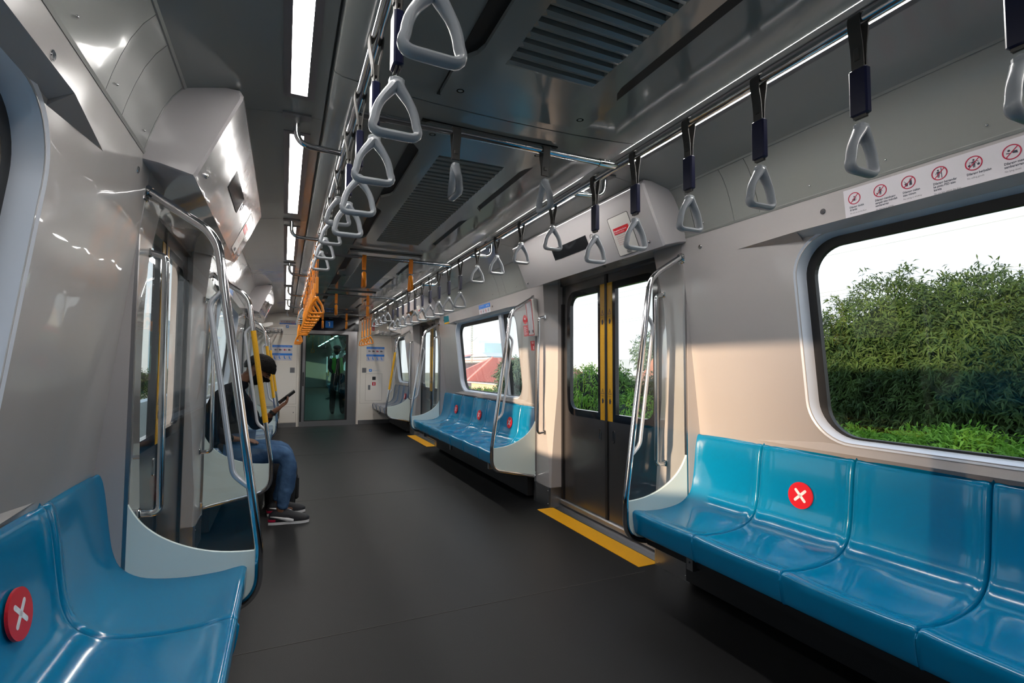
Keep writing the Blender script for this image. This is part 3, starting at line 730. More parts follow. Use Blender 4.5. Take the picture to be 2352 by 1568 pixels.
for s in (1, -1):
    for bi, (y0, y1) in enumerate(BENCH):
        n = 7 if bi < 2 else 4; dark = bi == 2 or (s < 0 and bi == 1); start = y1 if bi == 0 else y0; dirn = -1 if bi == 0 else 1
        lab = {(1, 0): 'glossy blue moulded bench in the right foreground with a red cross sticker', (-1, 0): 'glossy blue moulded bench in the left foreground with a red cross sticker', (1, 1): 'seven-seat blue bench on the right beyond the near door, three red cross stickers', (-1, 1): 'dark blue bench on the left under the seated person', (1, 2): 'dark blue priority bench at the far right by the end wall', (-1, 2): 'dark blue priority bench at the far left by the end wall'}[(s, bi)]
        t = thing('bench', lab, 'bench', (s * 1.15, (y0 + y1) / 2, .32))
        m = 'seatd' if dark else 'seat'
        for k in range(n):
            yc = start + dirn * (k + .5) * PITCH
            key = (s, m)
            if key not in seatproto:
                q = seat_mesh(s).build('seat_shell', m, None, angle=50); seatproto[key] = q
            else: q = seatproto[key].copy(); COL.objects.link(q)
            q.parent = t; q.location = V(0, yc, 0) - t.location
            if k in STICK[(s, bi)]:
                mid = SP[0]; F = side_frame(s, 1.336, yc, .628, -.145)
                b = MB(); b.disc(F, 0, 0, .0585, -.006, .0006, 40); st = b.build('cross_sticker', 'red', None, smooth=False)
                b.v = []; b = MB()
                for sg in (1, -1):
                    a = V(-.022, -.022 * sg); c_ = V(.022, .022 * sg); b.bar2(F, a, c_, .0125, .0006, .0011)
                    b.disc(F, a.x, a.y, .00625, .0006, .0011, 16); b.disc(F, c_.x, c_.y, .00625, .0006, .0011, 16)
                # one flat cross; kept as the white mark of the sticker
                cr = b.build('white_cross', 'white', None, smooth=False)
                for w_ in (st,):
                    w_.data.transform(Matrix.Translation(-V(0, yc, 0))); w_.parent = q
                st.data.materials.append(M['white']); bm = bmesh.new(); bm.from_mesh(st.data); n0 = len(bm.faces)
                cr.data.transform(Matrix.Translation(-V(0, yc, 0))); bm.from_mesh(cr.data); bm.faces.ensure_lookup_table()
                for f_ in bm.faces[n0:]: f_.material_index = 1
                bm.to_mesh(st.data); bm.free(); D.objects.remove(cr)
                st['label'] = 'round red no-sitting sticker with white cross'
        b = MB(); S = (lambda s: (lambda x, y, z: V(s * x, y, z)))(s)
        b.box((1.0, y0 + .04, .255), (1.05, y1 - .02, .325), mp=S); b.box((1.25, y0 + .06, .03), (1.384, y1 - .04, .31), mp=S)
        b.build('underseat_casing', 'undercarriage', t, smooth=False)
        for k in range(3 if bi < 2 else 2):
            y = y0 + .35 + k * (y1 - y0 - .7) / (2 if bi < 2 else 1); b = MB(); b.box((.98, y - .02, .24), (1.385, y + .02, .325), mp=S); b.sphere((.978, y, .28), .006, 8, 5, mp=S); b.build('support_bracket', 'steel_wall', t, smooth=False)

# ------------------------------------------------------------------ glass dividers with tubular frames
DIV = [(2.20, -1), (4.08, 1), (7.17, -1), (9.035, 1)]
TP = [(1.295, 0, 1.855), (1.045, 0, 1.70), (.868, 0, .50), (.868, 0, .30), (1.30, 0, .215)]
for s in (1, -1):
    for i, (y, dr_) in enumerate(DIV):
        wherel = [('at the end of the foreground bench'), ('beyond the near door'), ('before the far door'), ('at the far priority bench')][i]
        yel = (s < 0 and i >= 1) or (s > 0 and i == 3)
        t = thing('seat_divider', '%s glass screen in %s tube frame, %s' % (nm[s], 'yellow sleeved' if yel else 'bare steel', wherel), 'divider', (s * 1.1, y, .9))
        S = (lambda s, y: (lambda x, yy, z: V(s * x, y + yy, z)))(s, y)
        p = fillet([V(*q) for q in TP], [0, .16, .3, .13, 0], 10)
        b = MB(); b.tube(p, .0165, 18, mp=S); b.build('frame_tube', 'steel', t)
        b = MB(); b.bbox((1.27, -.028, 1.80), (1.30, .028, 1.89), .004, mp=S); b.cyl((1.292, 0, 1.853), (1.262, 0, 1.835), .0205, 16, mp=S); b.build('mounting_bracket', 'steel', t)
        b = MB(); b.bbox((1.285, -.022, .17), (1.302, .022, .26), .004, mp=S); b.build('mounting_bracket', 'steel', t)
        ib = fillet([V(1.008, 0, 1.50), V(1.062, 0, 1.44), V(.965, 0, .785), V(.900, 0, .725)], [0, .06, .07, 0], 7)
        b = MB(); b.tube(ib, .0105, 12, mp=S); b.build('inner_bar', 'innerbar', t)
        mp = lambda u, v, w, S=S: S(u, w, v)
        pp = [(q.x + .008, q.z) for q in p if q.z > .50]      # inside edge of the tube
        sw = [(.880, .492), (.93, .494), (1.0, .503), (1.07, .522), (1.14, .553), (1.20, .592), (1.25, .642), (1.285, .70), (1.292, .73)]; sw = [(q.x, q.y) for q in catmull([(a, c_, 0) for a, c_ in sw], 4)]
        gl = [(1.292, 1.82)] + [q for q in pp if q[0] < 1.28] + [(a, c_ - .002) for a, c_ in sw]
        b = MB(); b.plate(mp, gl, (), -.004, .004); b.build('glass_panel', 'glass', t, smooth=False)
        low = [(q.x + .006, q.z + .006) for q in p if q.z <= .49]
        fp = [(a, c_) for a, c_ in reversed(sw)] + low
        fp = [(min(a, 1.294), c_) for a, c_ in fp]
        b = MB(); b.plate(mp, fp, (), -.007, .007); b.build('frosted_panel', 'frost', t, smooth=False)
        b = MB(); b.box((1.288, -.008, .25), (1.302, .008, 1.80), mp=S); b.build('edge_channel', 'steel_wall', t, smooth=False)
        if yel:
            q = [(.868 + (1.045 - .868) * (z - .5) / 1.2, 0, z) for z in (.79, 1.0, 1.25, 1.455)]
            b = MB(); b.tube(q, .0185, 18, mp=S); b.build('yellow_sleeve', 'yellow', t)
    for k, (yy, zone) in enumerate([(2.375, 'on the near side of the near door'), (3.905, 'on the far side of the near door'), (7.29, 'on the near side of the far door'), (8.87, 'on the far side of the far door')]):
        t = thing('grab_bar', 'upright steel grab bar %s, %s wall pillar' % (zone, nm[s]), 'grab bar', (s * 1.25, yy, 1.1))
        S = (lambda s, y: (lambda x, yy, z: V(s * x, y + yy, z)))(s, yy)
        p = fillet([V(1.292, .0, 1.645), V(1.238, 0, 1.635), V(1.226, 0, .625), V(1.294, 0, .63)], [0, .03, .03, 0], 6)
        b = MB(); b.tube(p, .0125, 14, mp=S); b.build('bar_tube', 'steel', t)
        for zz in (1.645, .63):
            b = MB(); b.bbox((1.286, -.018, zz - .018), (1.300, .018, zz + .018), .004, mp=S); b.sphere((1.284, 0, zz), .008, 10, 6, mp=S); b.build('mounting_foot', 'steel', t)

# ------------------------------------------------------------------ signs
def person_icon(b, F, cx, cy, k, w, pose='stand'):
    b.disc(F, cx, cy + .30 * k, .085 * k, 0, w, 14)
    if pose == 'stand':
        b.plate(F, [(cx - .10 * k, cy + .19 * k), (cx - .11 * k, cy - .08 * k), (cx - .07 * k, cy - .42 * k), (cx - .02 * k, cy - .42 * k), (cx, cy - .1 * k), (cx + .02 * k, cy - .42 * k), (cx + .07 * k, cy - .42 * k), (cx + .11 * k, cy - .08 * k), (cx + .10 * k, cy + .19 * k)], (), 0, w)
        b.bar2(F, (cx - .09 * k, cy + .17 * k), (cx - .24 * k, cy - .08 * k), .045 * k, 0, w); b.bar2(F, (cx + .09 * k, cy + .17 * k), (cx + .2 * k, cy - .08 * k), .045 * k, 0, w)
    elif pose == 'sit':
        b.plate(F, [(cx - .08 * k, cy + .18 * k), (cx - .12 * k, cy - .22 * k), (cx + .1 * k, cy - .26 * k), (cx + .10 * k, cy + .18 * k)], (), 0, w)
        b.bar2(F, (cx - .06 * k, cy + .02 * k), (cx - .30 * k, cy - .02 * k), .06 * k, 0, w); b.bar2(F, (cx - .1 * k, cy - .22 * k), (cx - .26 * k, cy - .26 * k), .06 * k, 0, w)
def prohib(t, F, cx, cy, R, pose, lines, sub):
    q = MB(); w = .0012
    if pose == 'floor': person_icon(q, F, cx, cy - .1 * R, R * 1.3, w, 'sit'); q.rect(F, cx + .22 * R, cy - .4 * R, cx + .28 * R, cy + .4 * R, 0, w)
    elif pose == 'litter': person_icon(q, F, cx, cy, R * 1.5, w); q.disc(F, cx - .5 * R, cy - .3 * R, .09 * R, 0, w, 12)
    elif pose == 'eat': q.plate(F, [(cx - .55 * R, cy - .05 * R), (cx - .45 * R, cy - .55 * R), (cx - .12 * R, cy - .55 * R), (cx - .05 * R, cy - .05 * R)], (), 0, w); q.bar2(F, (cx - .3 * R, cy - .05 * R), (cx - .62 * R, cy + .3 * R), .06 * R, 0, w); q.plate(F, [(cx + .1 * R, cy - .5 * R), (cx + .48 * R, cy - .5 * R), (cx + .45 * R, cy + .3 * R), (cx + .3 * R, cy + .55 * R), (cx + .15 * R, cy + .3 * R)], (), 0, w)
    elif pose == 'lean': person_icon(q, F, cx - .15 * R, cy, R * 1.5, w); q.rect(F, cx + .2 * R, cy - .75 * R, cx + .3 * R, cy + .75 * R, 0, w)
    elif pose == 'sell':
        person_icon(q, F, cx, cy, R * 1.5, w); q.bar2(F, (cx - .5 * R, cy + .2 * R), (cx + .5 * R, cy + .2 * R), .07 * R, 0, w)
        for sg in (-1, 1): q.disc(F, cx + sg * .52 * R, cy - .25 * R, .16 * R, 0, w, 14); q.bar2(F, (cx + sg * .52 * R, cy - .2 * R), (cx + sg * .5 * R, cy + .2 * R), .04 * R, 0, w)
    else: q.disc(F, cx - .3 * R, cy + .25 * R, .15 * R, 0, w, 14); q.plate(F, [(cx - .1 * R, cy + .12 * R), (cx + .1 * R, cy - .2 * R), (cx + .6 * R, cy - .28 * R), (cx + .55 * R, cy + .1 * R)], (), 0, w); q.bar2(F, (cx - .6 * R, cy - .05 * R), (cx - .1 * R, cy - .15 * R), .12 * R, 0, w)
    for i, l in enumerate(lines): text_into(q, l, .0108, F, cx - R * .9, cy - R - .013 - i * .0105, w, bold=.03, squeeze=.82)
    text_into(q, sub, .0078, F, cx - R * .9, cy - R - .013 - len(lines) * .0105 - .002, w, squeeze=.85)
    q.build('pictogram', 'dark', t, smooth=False)
    q = MB(); q.ringp(F, cx, cy, R, R * .86, .0005, .002, 40); q.bar2(F, (cx - .64 * R, cy - .64 * R), (cx + .64 * R, cy + .64 * R), .12 * R, .0005, .0018); q.build('prohibition_ring', 'signred', t, smooth=False)
for s in (1,):
    o = V(s * wx(1.87), 1.0, 1.87); F = fr(o, (0, -s, 0), (-s * SL, 0, 1))
    t = thing('prohibition_sign', 'long white strip of red no-entry style pictograms above the near %s window' % nm[s], 'sign', o)
    u0, u1 = (-.27, .66) if s > 0 else (-.66, .27)
    b = MB(); b.plate(F, [(u0, -.068), (u1, -.068), (u1, .052), (u0, .052)], (), 0, .001); b.build('sign_backing', 'paper', t, smooth=False)
    data = [('floor', ['Dilarang duduk', 'di lantai'], 'Do not sit on the floor'), ('litter', ['Dilarang membuang', 'sampah atau meludah', 'sembarangan'], 'No littering or spitting'), ('eat', ['Dilarang makan', 'atau minum'], 'No eating or drinking'), ('lean', ['Dilarang bersandar', 'ke pintu PSD atau', 'kereta'], 'Do not lean against the door'), ('sell', ['Dilarang berjualan'], 'No selling goods'), ('lie', ['Dilarang menginjak', 'sembarangan'], 'No lying down')]
    for i, d_ in enumerate(data): prohib(t, F, u0 + .04 + i * .0955, .012, .0235, *d_)
    if s < 0: continue
# priority sign above second right window
for s in (1, -1):
    o = V(s * wx(1.88), 5.31, 1.88); F = fr(o, (0, -s, 0), (-s * SL, 0, 1))
    t = thing('priority_sign', 'small blue and white priority seat notice above the second %s window' % nm[s], 'sign', o)
    b = MB(); b.rect(F, -.175, -.01, .175, .035, 0, .0012); bb = b.build('blue_banner', 'blue2', t, smooth=False)
    b = MB(); text_into(b, 'KURSI PRIORITAS', .019, F, -.16, .014, .0016); text_into(b, 'Priority seats', .013, F, -.16, -.004, .0016); b.disc(F, .07, .012, .010, .0012, .0018, 12); b.disc(F, .12, .012, .012, .0012, .0018, 12); b.build('lettering', 'paper', bb, smooth=False)
    b = MB(); b.rect(F, -.175, -.068, .175, -.011, 0, .001); b.build('sign_backing', 'paper', t, smooth=False)
    for k in range(4): b = MB(); person_icon(b, F, -.115 + k * .077, -.04, .055, .0018, 'sit' if k % 2 else 'stand'); b.build('pictogram', 'dark' if k % 2 else 'signred', t, smooth=False)
o = V(wx(1.86), 6.79, 1.86); F = fr(o, (0, -1, 0), (-SL, 0, 1))
t = thing('poster_sticker', 'small teal poster with yellow foot at the corner above the second right window', 'poster', o)
b = MB(); b.rect(F, -.12, -.06, .12, .055, 0, .001); b.build('poster_sheet', 'teal', t, smooth=False)
b = MB(); b.rect(F, -.10, -.055, .12, -.033, .001, .0015); b.build('yellow_band', 'yellow', t, smooth=False)
t = thing('notice_sticker', 'grey lines of small print to the right of the teal poster', 'notice', o + V(0, -.3, 0)); b = MB()
for i, l in enumerate(('INFO LAYANAN', 'Jaga jarak aman antar', 'penumpang di dalam kereta', 'Keep your distance', 'mulai 05.00 - 24.00')): text_into(b, l, .016, F, .17, .035 - i * .02, .001)
b.build('lettering', 'vent', t, smooth=False)
# emergency equipment box and stickers, right wall beyond near door
o = V(wx(1.65), 4.10, 1.65); F = fr(o, (0, -1, 0), (-SL, 0, 1))
t = thing('emergency_box', 'white wall box edged in red beyond the near right door', 'emergency box', o)
b = MB(); b.bbox((-.065, -.165, 0), (.085, .175, .045), .005, mp=F); b.build('box_body', 'wall_rough', t)
b = MB(); b.plate(F, [(-.062, -.155), (.055, -.155), (.055, .17), (-.062, .17)], [[(-.056, -.149), (.049, -.149), (.049, .164), (-.056, .164)]], .045, .047); b.build('red_border', 'red', t, smooth=False)
b = MB(); b.plate(F, [(-.05, -.14), (.043, -.14), (.043, .155), (-.05, .155)], (), .045, .0465); b.build('clear_cover', 'blackglass' if 0 else 'paper', t, smooth=False)
for sx in (-.04, .035): b = MB(); b.bbox((sx - .006, -.13, .045), (sx + .006, -.105, .052), .002, mp=F); b.build('latch', 'vent', t)
t = thing('red_notice', 'round red seal with a red text panel below it, left of the white emergency box', 'sticker', o + V(0, .2, 0)); F = fr(V(wx(1.65), 4.185, 1.65), (0, -1, 0), (-SL, 0, 1))
b = MB(); b.disc(F, -.115, .005, .045, 0, .001, 30); b.rect(F, -.165, -.155, -.075, -.05, 0, .001); b.build('sticker_sheet', 'red', t, smooth=False)
b = MB()
for i in range(9): b.rect(F, -.155, -.065 - i * .0095, -.155 + .04 + .03 * ((i * 7) % 5) / 4, -.062 - i * .0095, .001, .0015)
b.plate(F, [(-.125, .0), (-.105, .0), (-.105, .02), (-.125, .02)], (), .001, .0015); b.build('text_lines', 'paper', t, smooth=False)
t = thing('sos_sticker', 'small red SOS sticker with a white button figure under the emergency box', 'sticker', o + V(0, .06, -.25)); F = fr(V(wx(1.65), 4.185, 1.65), (0, -1, 0), (-SL, 0, 1)); b = MB(); b.rect(F, -.045, -.295, .045, -.205, 0, .001); b.build('sticker_sheet', 'red', t, smooth=False)
b = MB(); text_into(b, 'SOS', .026, F, 0, -.232, .0015, 'CENTER', .01); b.rect(F, .004, -.285, .014, -.262, .001, .0015); b.disc(F, .009, -.257, .005, .001, .0015, 10); b.build('lettering', 'white', t, smooth=False)

# end wall fittings
def plate_thing(name, lab, cat, u0, v0, u1, v1, m, w=.004, part='plate', rr=0): 
    t = thing(name, lab, cat, ((u0 + u1) / 2, YE, (v0 + v1) / 2)); b = MB(); b.plate(E_, rrect(u0, v0, u1, v1, rr, 4) if rr else [(u0, v0), (u1, v0), (u1, v1), (u0, v1)], (), 0, w); b.build(part, m, t, smooth=False); return t
for (x, sd) in ((.73, 'right'), (-.65, 'left')):
    t = plate_thing('wall_vent', 'small square grey vent plate on the end wall %s of the door' % sd, 'vent', x - .042, 1.07, x + .042, 1.17, 'vent', .006, 'vent_plate')
    b = MB()
    for k in range(6): b.rect(E_, x - .033, 1.083 + k * .013, x + .033, 1.088 + k * .013, .006, .009)
    b.build('vent_ribs', 'lampframe', t, smooth=False)
t = plate_thing('extinguisher_sign', 'red fire extinguisher sign with white arrow high on the end wall', 'sign', .875, 1.955, .925, 2.125, 'red', .002, 'sign_plate')
b = MB(); b.rect(E_, .892, 2.06, .906, 2.10, .002, .003); b.disc(E_, .899, 2.105, .007, .002, .003, 12); b.rect(E_, .880, 2.04, .92, 2.043, .002, .003); b.rect(E_, .896, 1.985, .904, 2.02, .002, .003); b.plate(E_, [(.885, 1.992), (.900, 1.972), (.915, 1.992)], (), .002, .003); b.build('arrow_symbol', 'white', t, smooth=False)
for (u0, u1, sd) in ((.77, 1.14, 'right'), (-1.02, -.66, 'left')):
    t = thing('priority_sign', 'blue banded priority seat sign on the end wall %s of the door' % sd, 'sign', ((u0 + u1) / 2, YE, 1.46))
    b = MB(); b.rect(E_, u0, 1.31, u1, 1.615, 0, .001); b.build('sign_backing', 'paper', t, smooth=False)
    b = MB(); b.rect(E_, u0, 1.57, u1, 1.612, .001, .002); bb = b.build('blue_banner', 'blue2', t, smooth=False); b = MB(); text_into(b, 'Utamakan memberi tempat duduk', .021, E_, u0 + .02, 1.583, .0025); text_into(b, 'Priority', .018, E_, u1 - .08, 1.583, .0025); b.build('lettering', 'paper', bb, smooth=False)
    b = MB(); b.rect(E_, u0, 1.41, u1, 1.452, .001, .002); bb = b.build('blue_banner', 'blue2', t, smooth=False); b = MB(); text_into(b, 'Kursi prioritas', .021, E_, u0 + .02, 1.423, .0025); b.build('lettering', 'paper', bb, smooth=False)
    for k in range(4):
        b = MB(); b.disc(E_, u0 + .055 + k * .082, 1.52, .017, .001, .002, 14); b.rect(E_, u0 + .075 + k * .082, 1.51, u0 + .092 + k * .082, 1.526, .001, .0015); b.build('pictogram', ['vent', 'dark', 'signred', 'dark'][k], t, smooth=False)
        b = MB(); x = u0 + .04 + k * .09; b.disc(E_, x - .004, 1.396, .008, .001, .002, 10); b.plate(E_, [(x - .012, 1.388), (x + .004, 1.388), (x + .008, 1.362), (x + .026, 1.338), (x + .016, 1.335), (x - .006, 1.352)], (), .001, .002); text_into(b, ['Ibu hamil', 'Lansia', 'Anak', 'Disabilitas'][k], .013, E_, x - .02, 1.318, .002); b.build('pictogram', 'blue2', t, smooth=False)
for (u, v, sd) in ((.83, 1.09, 'above the equipment hatch right of the end door'), (-.79, 1.955, 'under the car number on the end wall')):
    t = thing('camera_notice', 'small blue square symbol with print, ' + sd, 'sticker', (u, YE, v)); b = MB(); b.plate(E_, rrect(u, v, u + .055, v + .055, .006, 3), (), 0, .001); bb = b.build('blue_square', 'blue2', t, smooth=False)
    b = MB(); b.plate(E_, [(u + .012, v + .018), (u + .03, v + .018), (u + .045, v + .04), (u + .02, v + .04)], (), .001, .002); b.build('symbol', 'white', bb, smooth=False)
    b = MB(); text_into(b, 'Kamera pengawas 24 jam', .014, E_, u + .065, v + .022, .001); b.build('lettering', 'blue', t, smooth=False)
t = thing('car_number_sign', 'car number K1 1 18 73 over a navy band on the end wall', 'sign', (-.76, YE, 2.06))
b = MB(); b.rect(E_, -.905, 2.03, -.60, 2.11, 0, .001); b.build('sign_backing', 'paper', t, smooth=False)
b = MB(); b.rect(E_, -.905, 2.025, -.60, 2.052, .001, .0015); b.build('navy_band', 'blue', t, smooth=False)
b = MB(); text_into(b, 'K1 1 18 73', .038, E_, -.88, 2.063, .0015); b.ringp(E_, -.655, 2.065, .034, .029, .0016, .0022, 24); b.rect(E_, -.673, 2.06, -.637, 2.068, .0016, .002); b.build('lettering', 'signred', t, smooth=False)
t = plate_thing('equipment_panel', 'flush cream hatch on the end wall with a black and a red square', 'hatch', .765, .485, 1.095, 1.045, 'end', .003, 'hatch_plate')
b = MB(); b.rect(E_, .898, .915, .968, .985, .003, .006); b.build('black_socket', 'black', t, smooth=False)
b = MB(); b.rect(E_, .898, .80, .968, .87, .003, .0045); q = b.build('red_label', 'red', t, smooth=False); b = MB(); b.rect(E_, .925, .812, .941, .848, .0045, .005); b.disc(E_, .933, .853, .007, .0045, .005, 10); b.build('symbol', 'white', q, smooth=False)
b = MB(); b.plate(E_, rrect(.815, .71, .86, .81, .006, 3), (), .003, .009); b.build('latch', 'vent', t, smooth=False)
b = MB(); k = E_(-.612, .285, .001); F = fr(k, (1, 0, 0), (0, 0, 1)); b.tube([F(0, 0, 0), F(0, 0, .008)], .01, 12); tag(b.build('hatch_lock', 'vent'), 'tiny round lock on the low hatch left of the end door', 'lock')

# luggage racks over the last benches
for s in (1, -1):
    t = thing('luggage_rack', 'white overhead luggage rack of thin bars at the far %s corner' % nm[s], 'luggage rack', (s * 1.07, 10.3, 1.86))
    S = (lambda s: (lambda x, y, z: V(s * x, y, z)))(s)
    b = MB(); b.plate(lambda u, v, w, s=s: V(s * u, 9.80 + w, v), [(1.27, 1.84), (1.06, 1.90), (1.0, 1.93), (1.0, 1.97), (1.06, 1.97), (1.26, 1.93)], (), -.012, .012)
    b.build('end_plate', 'wall_rough', t, smooth=False)
    for k in range(7):
        x = .86 + k * .065; b = MB(); b.cyl((x, 9.85, 1.885 - k * .004), (x, 10.84, 1.885 - k * .004), .0085, 8, mp=S); b.build('rack_bar', 'innerbar', t)
    for y in (9.86, 10.35, 10.8): b = MB(); b.box((.84, y - .012, 1.862), (1.27, y + .012, 1.876), mp=S); b.build('cross_piece', 'vent', t, smooth=False)
    b = MB(); b.box((.838, 9.85, 1.84), (.848, 10.84, 1.90), mp=S); b.build('front_lip', 'wall_rough', t, smooth=False)
# ------------------------------------------------------------------ people
def skin(name, nodes, edges, mt, parent, sub=2, root=0, post=None):
    """nodes: list of (pos, radius or (rx, ry)); one continuous surface grown along the edges"""
    ro = Vector((0, 0, 0)); p = parent
    while p is not None: ro += p.location; p = p.parent
    me = D.meshes.new('skel'); me.from_pydata([tuple(V(*n[0]) - ro) for n in nodes], edges, []); o = D.objects.new('skel', me); COL.objects.link(o)
    m = o.modifiers.new('s', 'SKIN'); m.use_smooth_shade = True; m.branch_smoothing = .6
    sv = me.skin_vertices[0].data
    for i, n in enumerate(nodes):
        r = n[1]; sv[i].radius = r if isinstance(r, tuple) else (r, r); sv[i].use_root = (i == root)
    s2 = o.modifiers.new('d', 'SUBSURF'); s2.levels = sub; s2.render_levels = sub
    dg = bpy.context.evaluated_depsgraph_get(); dg.update()
    out = D.meshes.new_from_object(o.evaluated_get(dg)); D.objects.remove(o); D.meshes.remove(me); out.name = name
    if post:
        for v in out.vertices: v.co = post(v.co + ro) - ro
    out.materials.clear(); out.materials.append(M[mt] if isinstance(mt, str) else mt)
    out.polygons.foreach_set('use_smooth', [True] * len(out.polygons))
    r = D.objects.new(name, out); COL.objects.link(r); r.parent = parent
    return r
def chain(nodes, edges, start, pts):
    """append pts [(pos, r)] linked after index start; returns last index"""
    last = start
    for p in pts: nodes.append(p); edges.append((last, len(nodes) - 1)); last = len(nodes) - 1
    return last
def hand(nodes, edges, wrist, w, palm_dir, side_dir, curl_dir, curl=.5, k=1.0, thumb=1):
    """palm then five fingers rooted inside it. side_dir points to the thumb side"""
    pd, sd, cd = V(*palm_dir).normalized(), V(*side_dir).normalized(), V(*curl_dir).normalized()
    W = V(*w); pm = len(nodes); nodes.append((tuple(W + pd * .035 * k), (.022 * k, .019 * k))); edges.append((wrist, pm))
    pc = len(nodes); nodes.append((tuple(W + pd * .07 * k), (.027 * k, .017 * k))); edges.append((pm, pc))
    for i, (off, L) in enumerate(((.027, .070), (.010, .078), (-.009, .073), (-.026, .058))):
        a = W + pd * .088 * k + sd * off * k; pts = [(tuple(a), .0088 * k)]; d = pd.copy(); p = a
        for q in range(3):
            d = (d + cd * curl * (.6 + .25 * q)).normalized(); p = p + d * L * k / 3 * 1.05; pts.append((tuple(p), (.0082 - .0007 * q) * k))
        chain(nodes, edges, pc, pts)
    a = W + pd * .03 * k + sd * .026 * k; d = (sd * .8 + pd * .75 + cd * .25 * thumb).normalized()
    b_ = a + d * .032 * k; c_ = b_ + (d + pd * .5 + cd * .4 * thumb).normalized() * .028 * k; e_ = c_ + (pd + cd * .5 * thumb).normalized() * .022 * k
    chain(nodes, edges, pm, [(tuple(a), .0115 * k), (tuple(b_), .0105 * k), (tuple(c_), .0095 * k), (tuple(e_), .008 * k)])

def head_fn(C, f, u, k=1.0):
    f = V(*f).normalized(); u = V(*u).normalized(); l = u.cross(f).normalized(); C = V(*C)
    def surf(df, dl, du, off=0.0, feat=1.0):
        n = math.sqrt(df * df + dl * dl + du * du); df, dl, du = df / n, dl / n, du / n
        a, b_, c_ = .094, .075, .112
        if du < 0:
            b_ *= 1 - .22 * (-du) ** 1.4
            if df < 0: a *= 1 - .38 * (-du)
            else: a *= 1 - .04 * (-du)
        r = 1 / math.sqrt((df / a) ** 2 + (dl / b_) ** 2 + (du / c_) ** 2)
        g = lambda x, y, sx, sy: math.exp(-((dl - x) / sx) ** 2 - ((du - y) / sy) ** 2) if df > 0 else 0
        r += feat * (.020 * g(0, -.16, .11, .16) + .007 * g(0, .02, .08, .25) + .006 * g(0, .24, .5, .12) - .009 * g(.33, .06, .17, .12) - .009 * g(-.33, .06, .17, .12) + .005 * g(0, -.52, .22, .07) + .007 * g(0, -.85, .25, .18) - .004 * g(0, -.66, .3, .05))
        r += off
        return C + (f * df + l * dl + u * du) * r * k
    return surf
def head_patch(surf, keep, offf, nu=64, nv=40, feat=1.0):
    b = MB(); vs = {}; ids = {}
    def d(i, j): t = PI * j / nv; a = 2 * PI * i / nu; return math.sin(t) * math.cos(a), math.sin(t) * math.sin(a), math.cos(t)
    out = []; fs = []
    def vid(i, j):
        i %= nu
        if (i, j) not in ids: ids[(i, j)] = len(out); out.append(surf(*d(i, j), off=offf(*d(i, j)), feat=feat))
        return ids[(i, j)]
    for j in range(nv):
        for i in range(nu):
            if all(keep(*d(a, c)) for a, c in ((i, j), (i + 1, j), (i + 1, j + 1), (i, j + 1))): fs.append((vid(i, j), vid(i + 1, j), vid(i + 1, j + 1), vid(i, j + 1)))
    b.add(out, fs); return b
def fuse(body, extra_mbs, voxel=.0045, sm=2):
    """merge extra closed shapes into the body surface so that it stays one continuous mesh"""
    ro = Vector((0, 0, 0)); p = body.parent
    while p is not None: ro += p.location; p = p.parent
    bm = bmesh.new(); bm.from_mesh(body.data)
    for mb in extra_mbs:
        b2 = bmesh.new(); vv = [b2.verts.new(v - ro) for v in mb.v]
        for fc in mb.f:
            try: b2.faces.new([vv[i] for i in fc])
            except ValueError: pass
        bmesh.ops.remove_doubles(b2, verts=b2.verts, dist=1e-6); bmesh.ops.recalc_face_normals(b2, faces=b2.faces)
        tm_ = D.meshes.new('t'); b2.to_mesh(tm_); b2.free(); bm.from_mesh(tm_); D.meshes.remove(tm_)
    bm.to_mesh(body.data); bm.free()
    r = body.modifiers.new('r', 'REMESH'); r.mode = 'VOXEL'; r.voxel_size = voxel; r.use_smooth_shade = True
    if sm: q = body.modifiers.new('s', 'SMOOTH'); q.iterations = sm; q.factor = .5
    dg = bpy.context.evaluated_depsgraph_get(); dg.update(); me = D.meshes.new_from_object(body.evaluated_get(dg)); body.modifiers.clear()
    me.polygons.foreach_set('use_smooth', [True] * len(me.polygons)); body.data = me
def ear_mb(surf, sg, k=1.0):
    c = surf(-.02, sg, -.02, off=.004); tip = surf(-.25, sg * .95, .22, off=.016); lo = surf(.0, sg, -.28, off=.003)
    b = MB(); b.tube([lo, c.lerp(lo, .5) + (tip - c) * .35, tip.lerp(c, .35), tip, surf(-.05, sg, .26, off=.008)], [.0075, .009, .0095, .0085, .006], 8); return b

M['skin'] = mat('brown_skin', (.21, .095, .055), .55, spec=.3)
M['hair'] = mat('black_hair', (.004, .0035, .0035), .7, spec=.15, bump=(120, .8, .01))
M['jacket'] = mat('black_jacket', (.006, .007, .011), .95, spec=.08, bump=(14, .5, .02))
M['jeans'] = mat('blue_denim', (.028, .065, .14), .9, spec=.15, noise_col=(9, (.07, .14, .26), .18), bump=(16, .5, .02))
M['mask'] = mat('black_mask', (.005, .005, .006), .9, spec=.1)
M['shoe'] = mat('black_shoe', (.012, .012, .016), .6, bump=(80, .3, .003))
M['sole'] = mat('white_sole', (.75, .74, .75), .5)
M['phone'] = mat('phone_body', (.01, .01, .012), .2)
M['screen'] = mat('phone_screen', (.01, .01, .012), .1, emit=((.6, .7, .9), .15))
M['bag'] = mat('black_backpack', (.012, .012, .013), .8, bump=(40, .4, .01))
man = thing('person', 'seated person in black jacket, black face mask and blue jeans looking down at a phone', 'person', (-1.17, 4.43, 0))
N = []; Ed = []
Y0 = 4.43
N.append(((-1.17, Y0, .53), .10))                                            # 0 pelvis root
sp = chain(N, Ed, 0, [((-1.235, Y0, .68), .095), ((-1.245, Y0, .84), .11)])
ch = chain(N, Ed, sp, [((-1.19, Y0, .98), .10)])
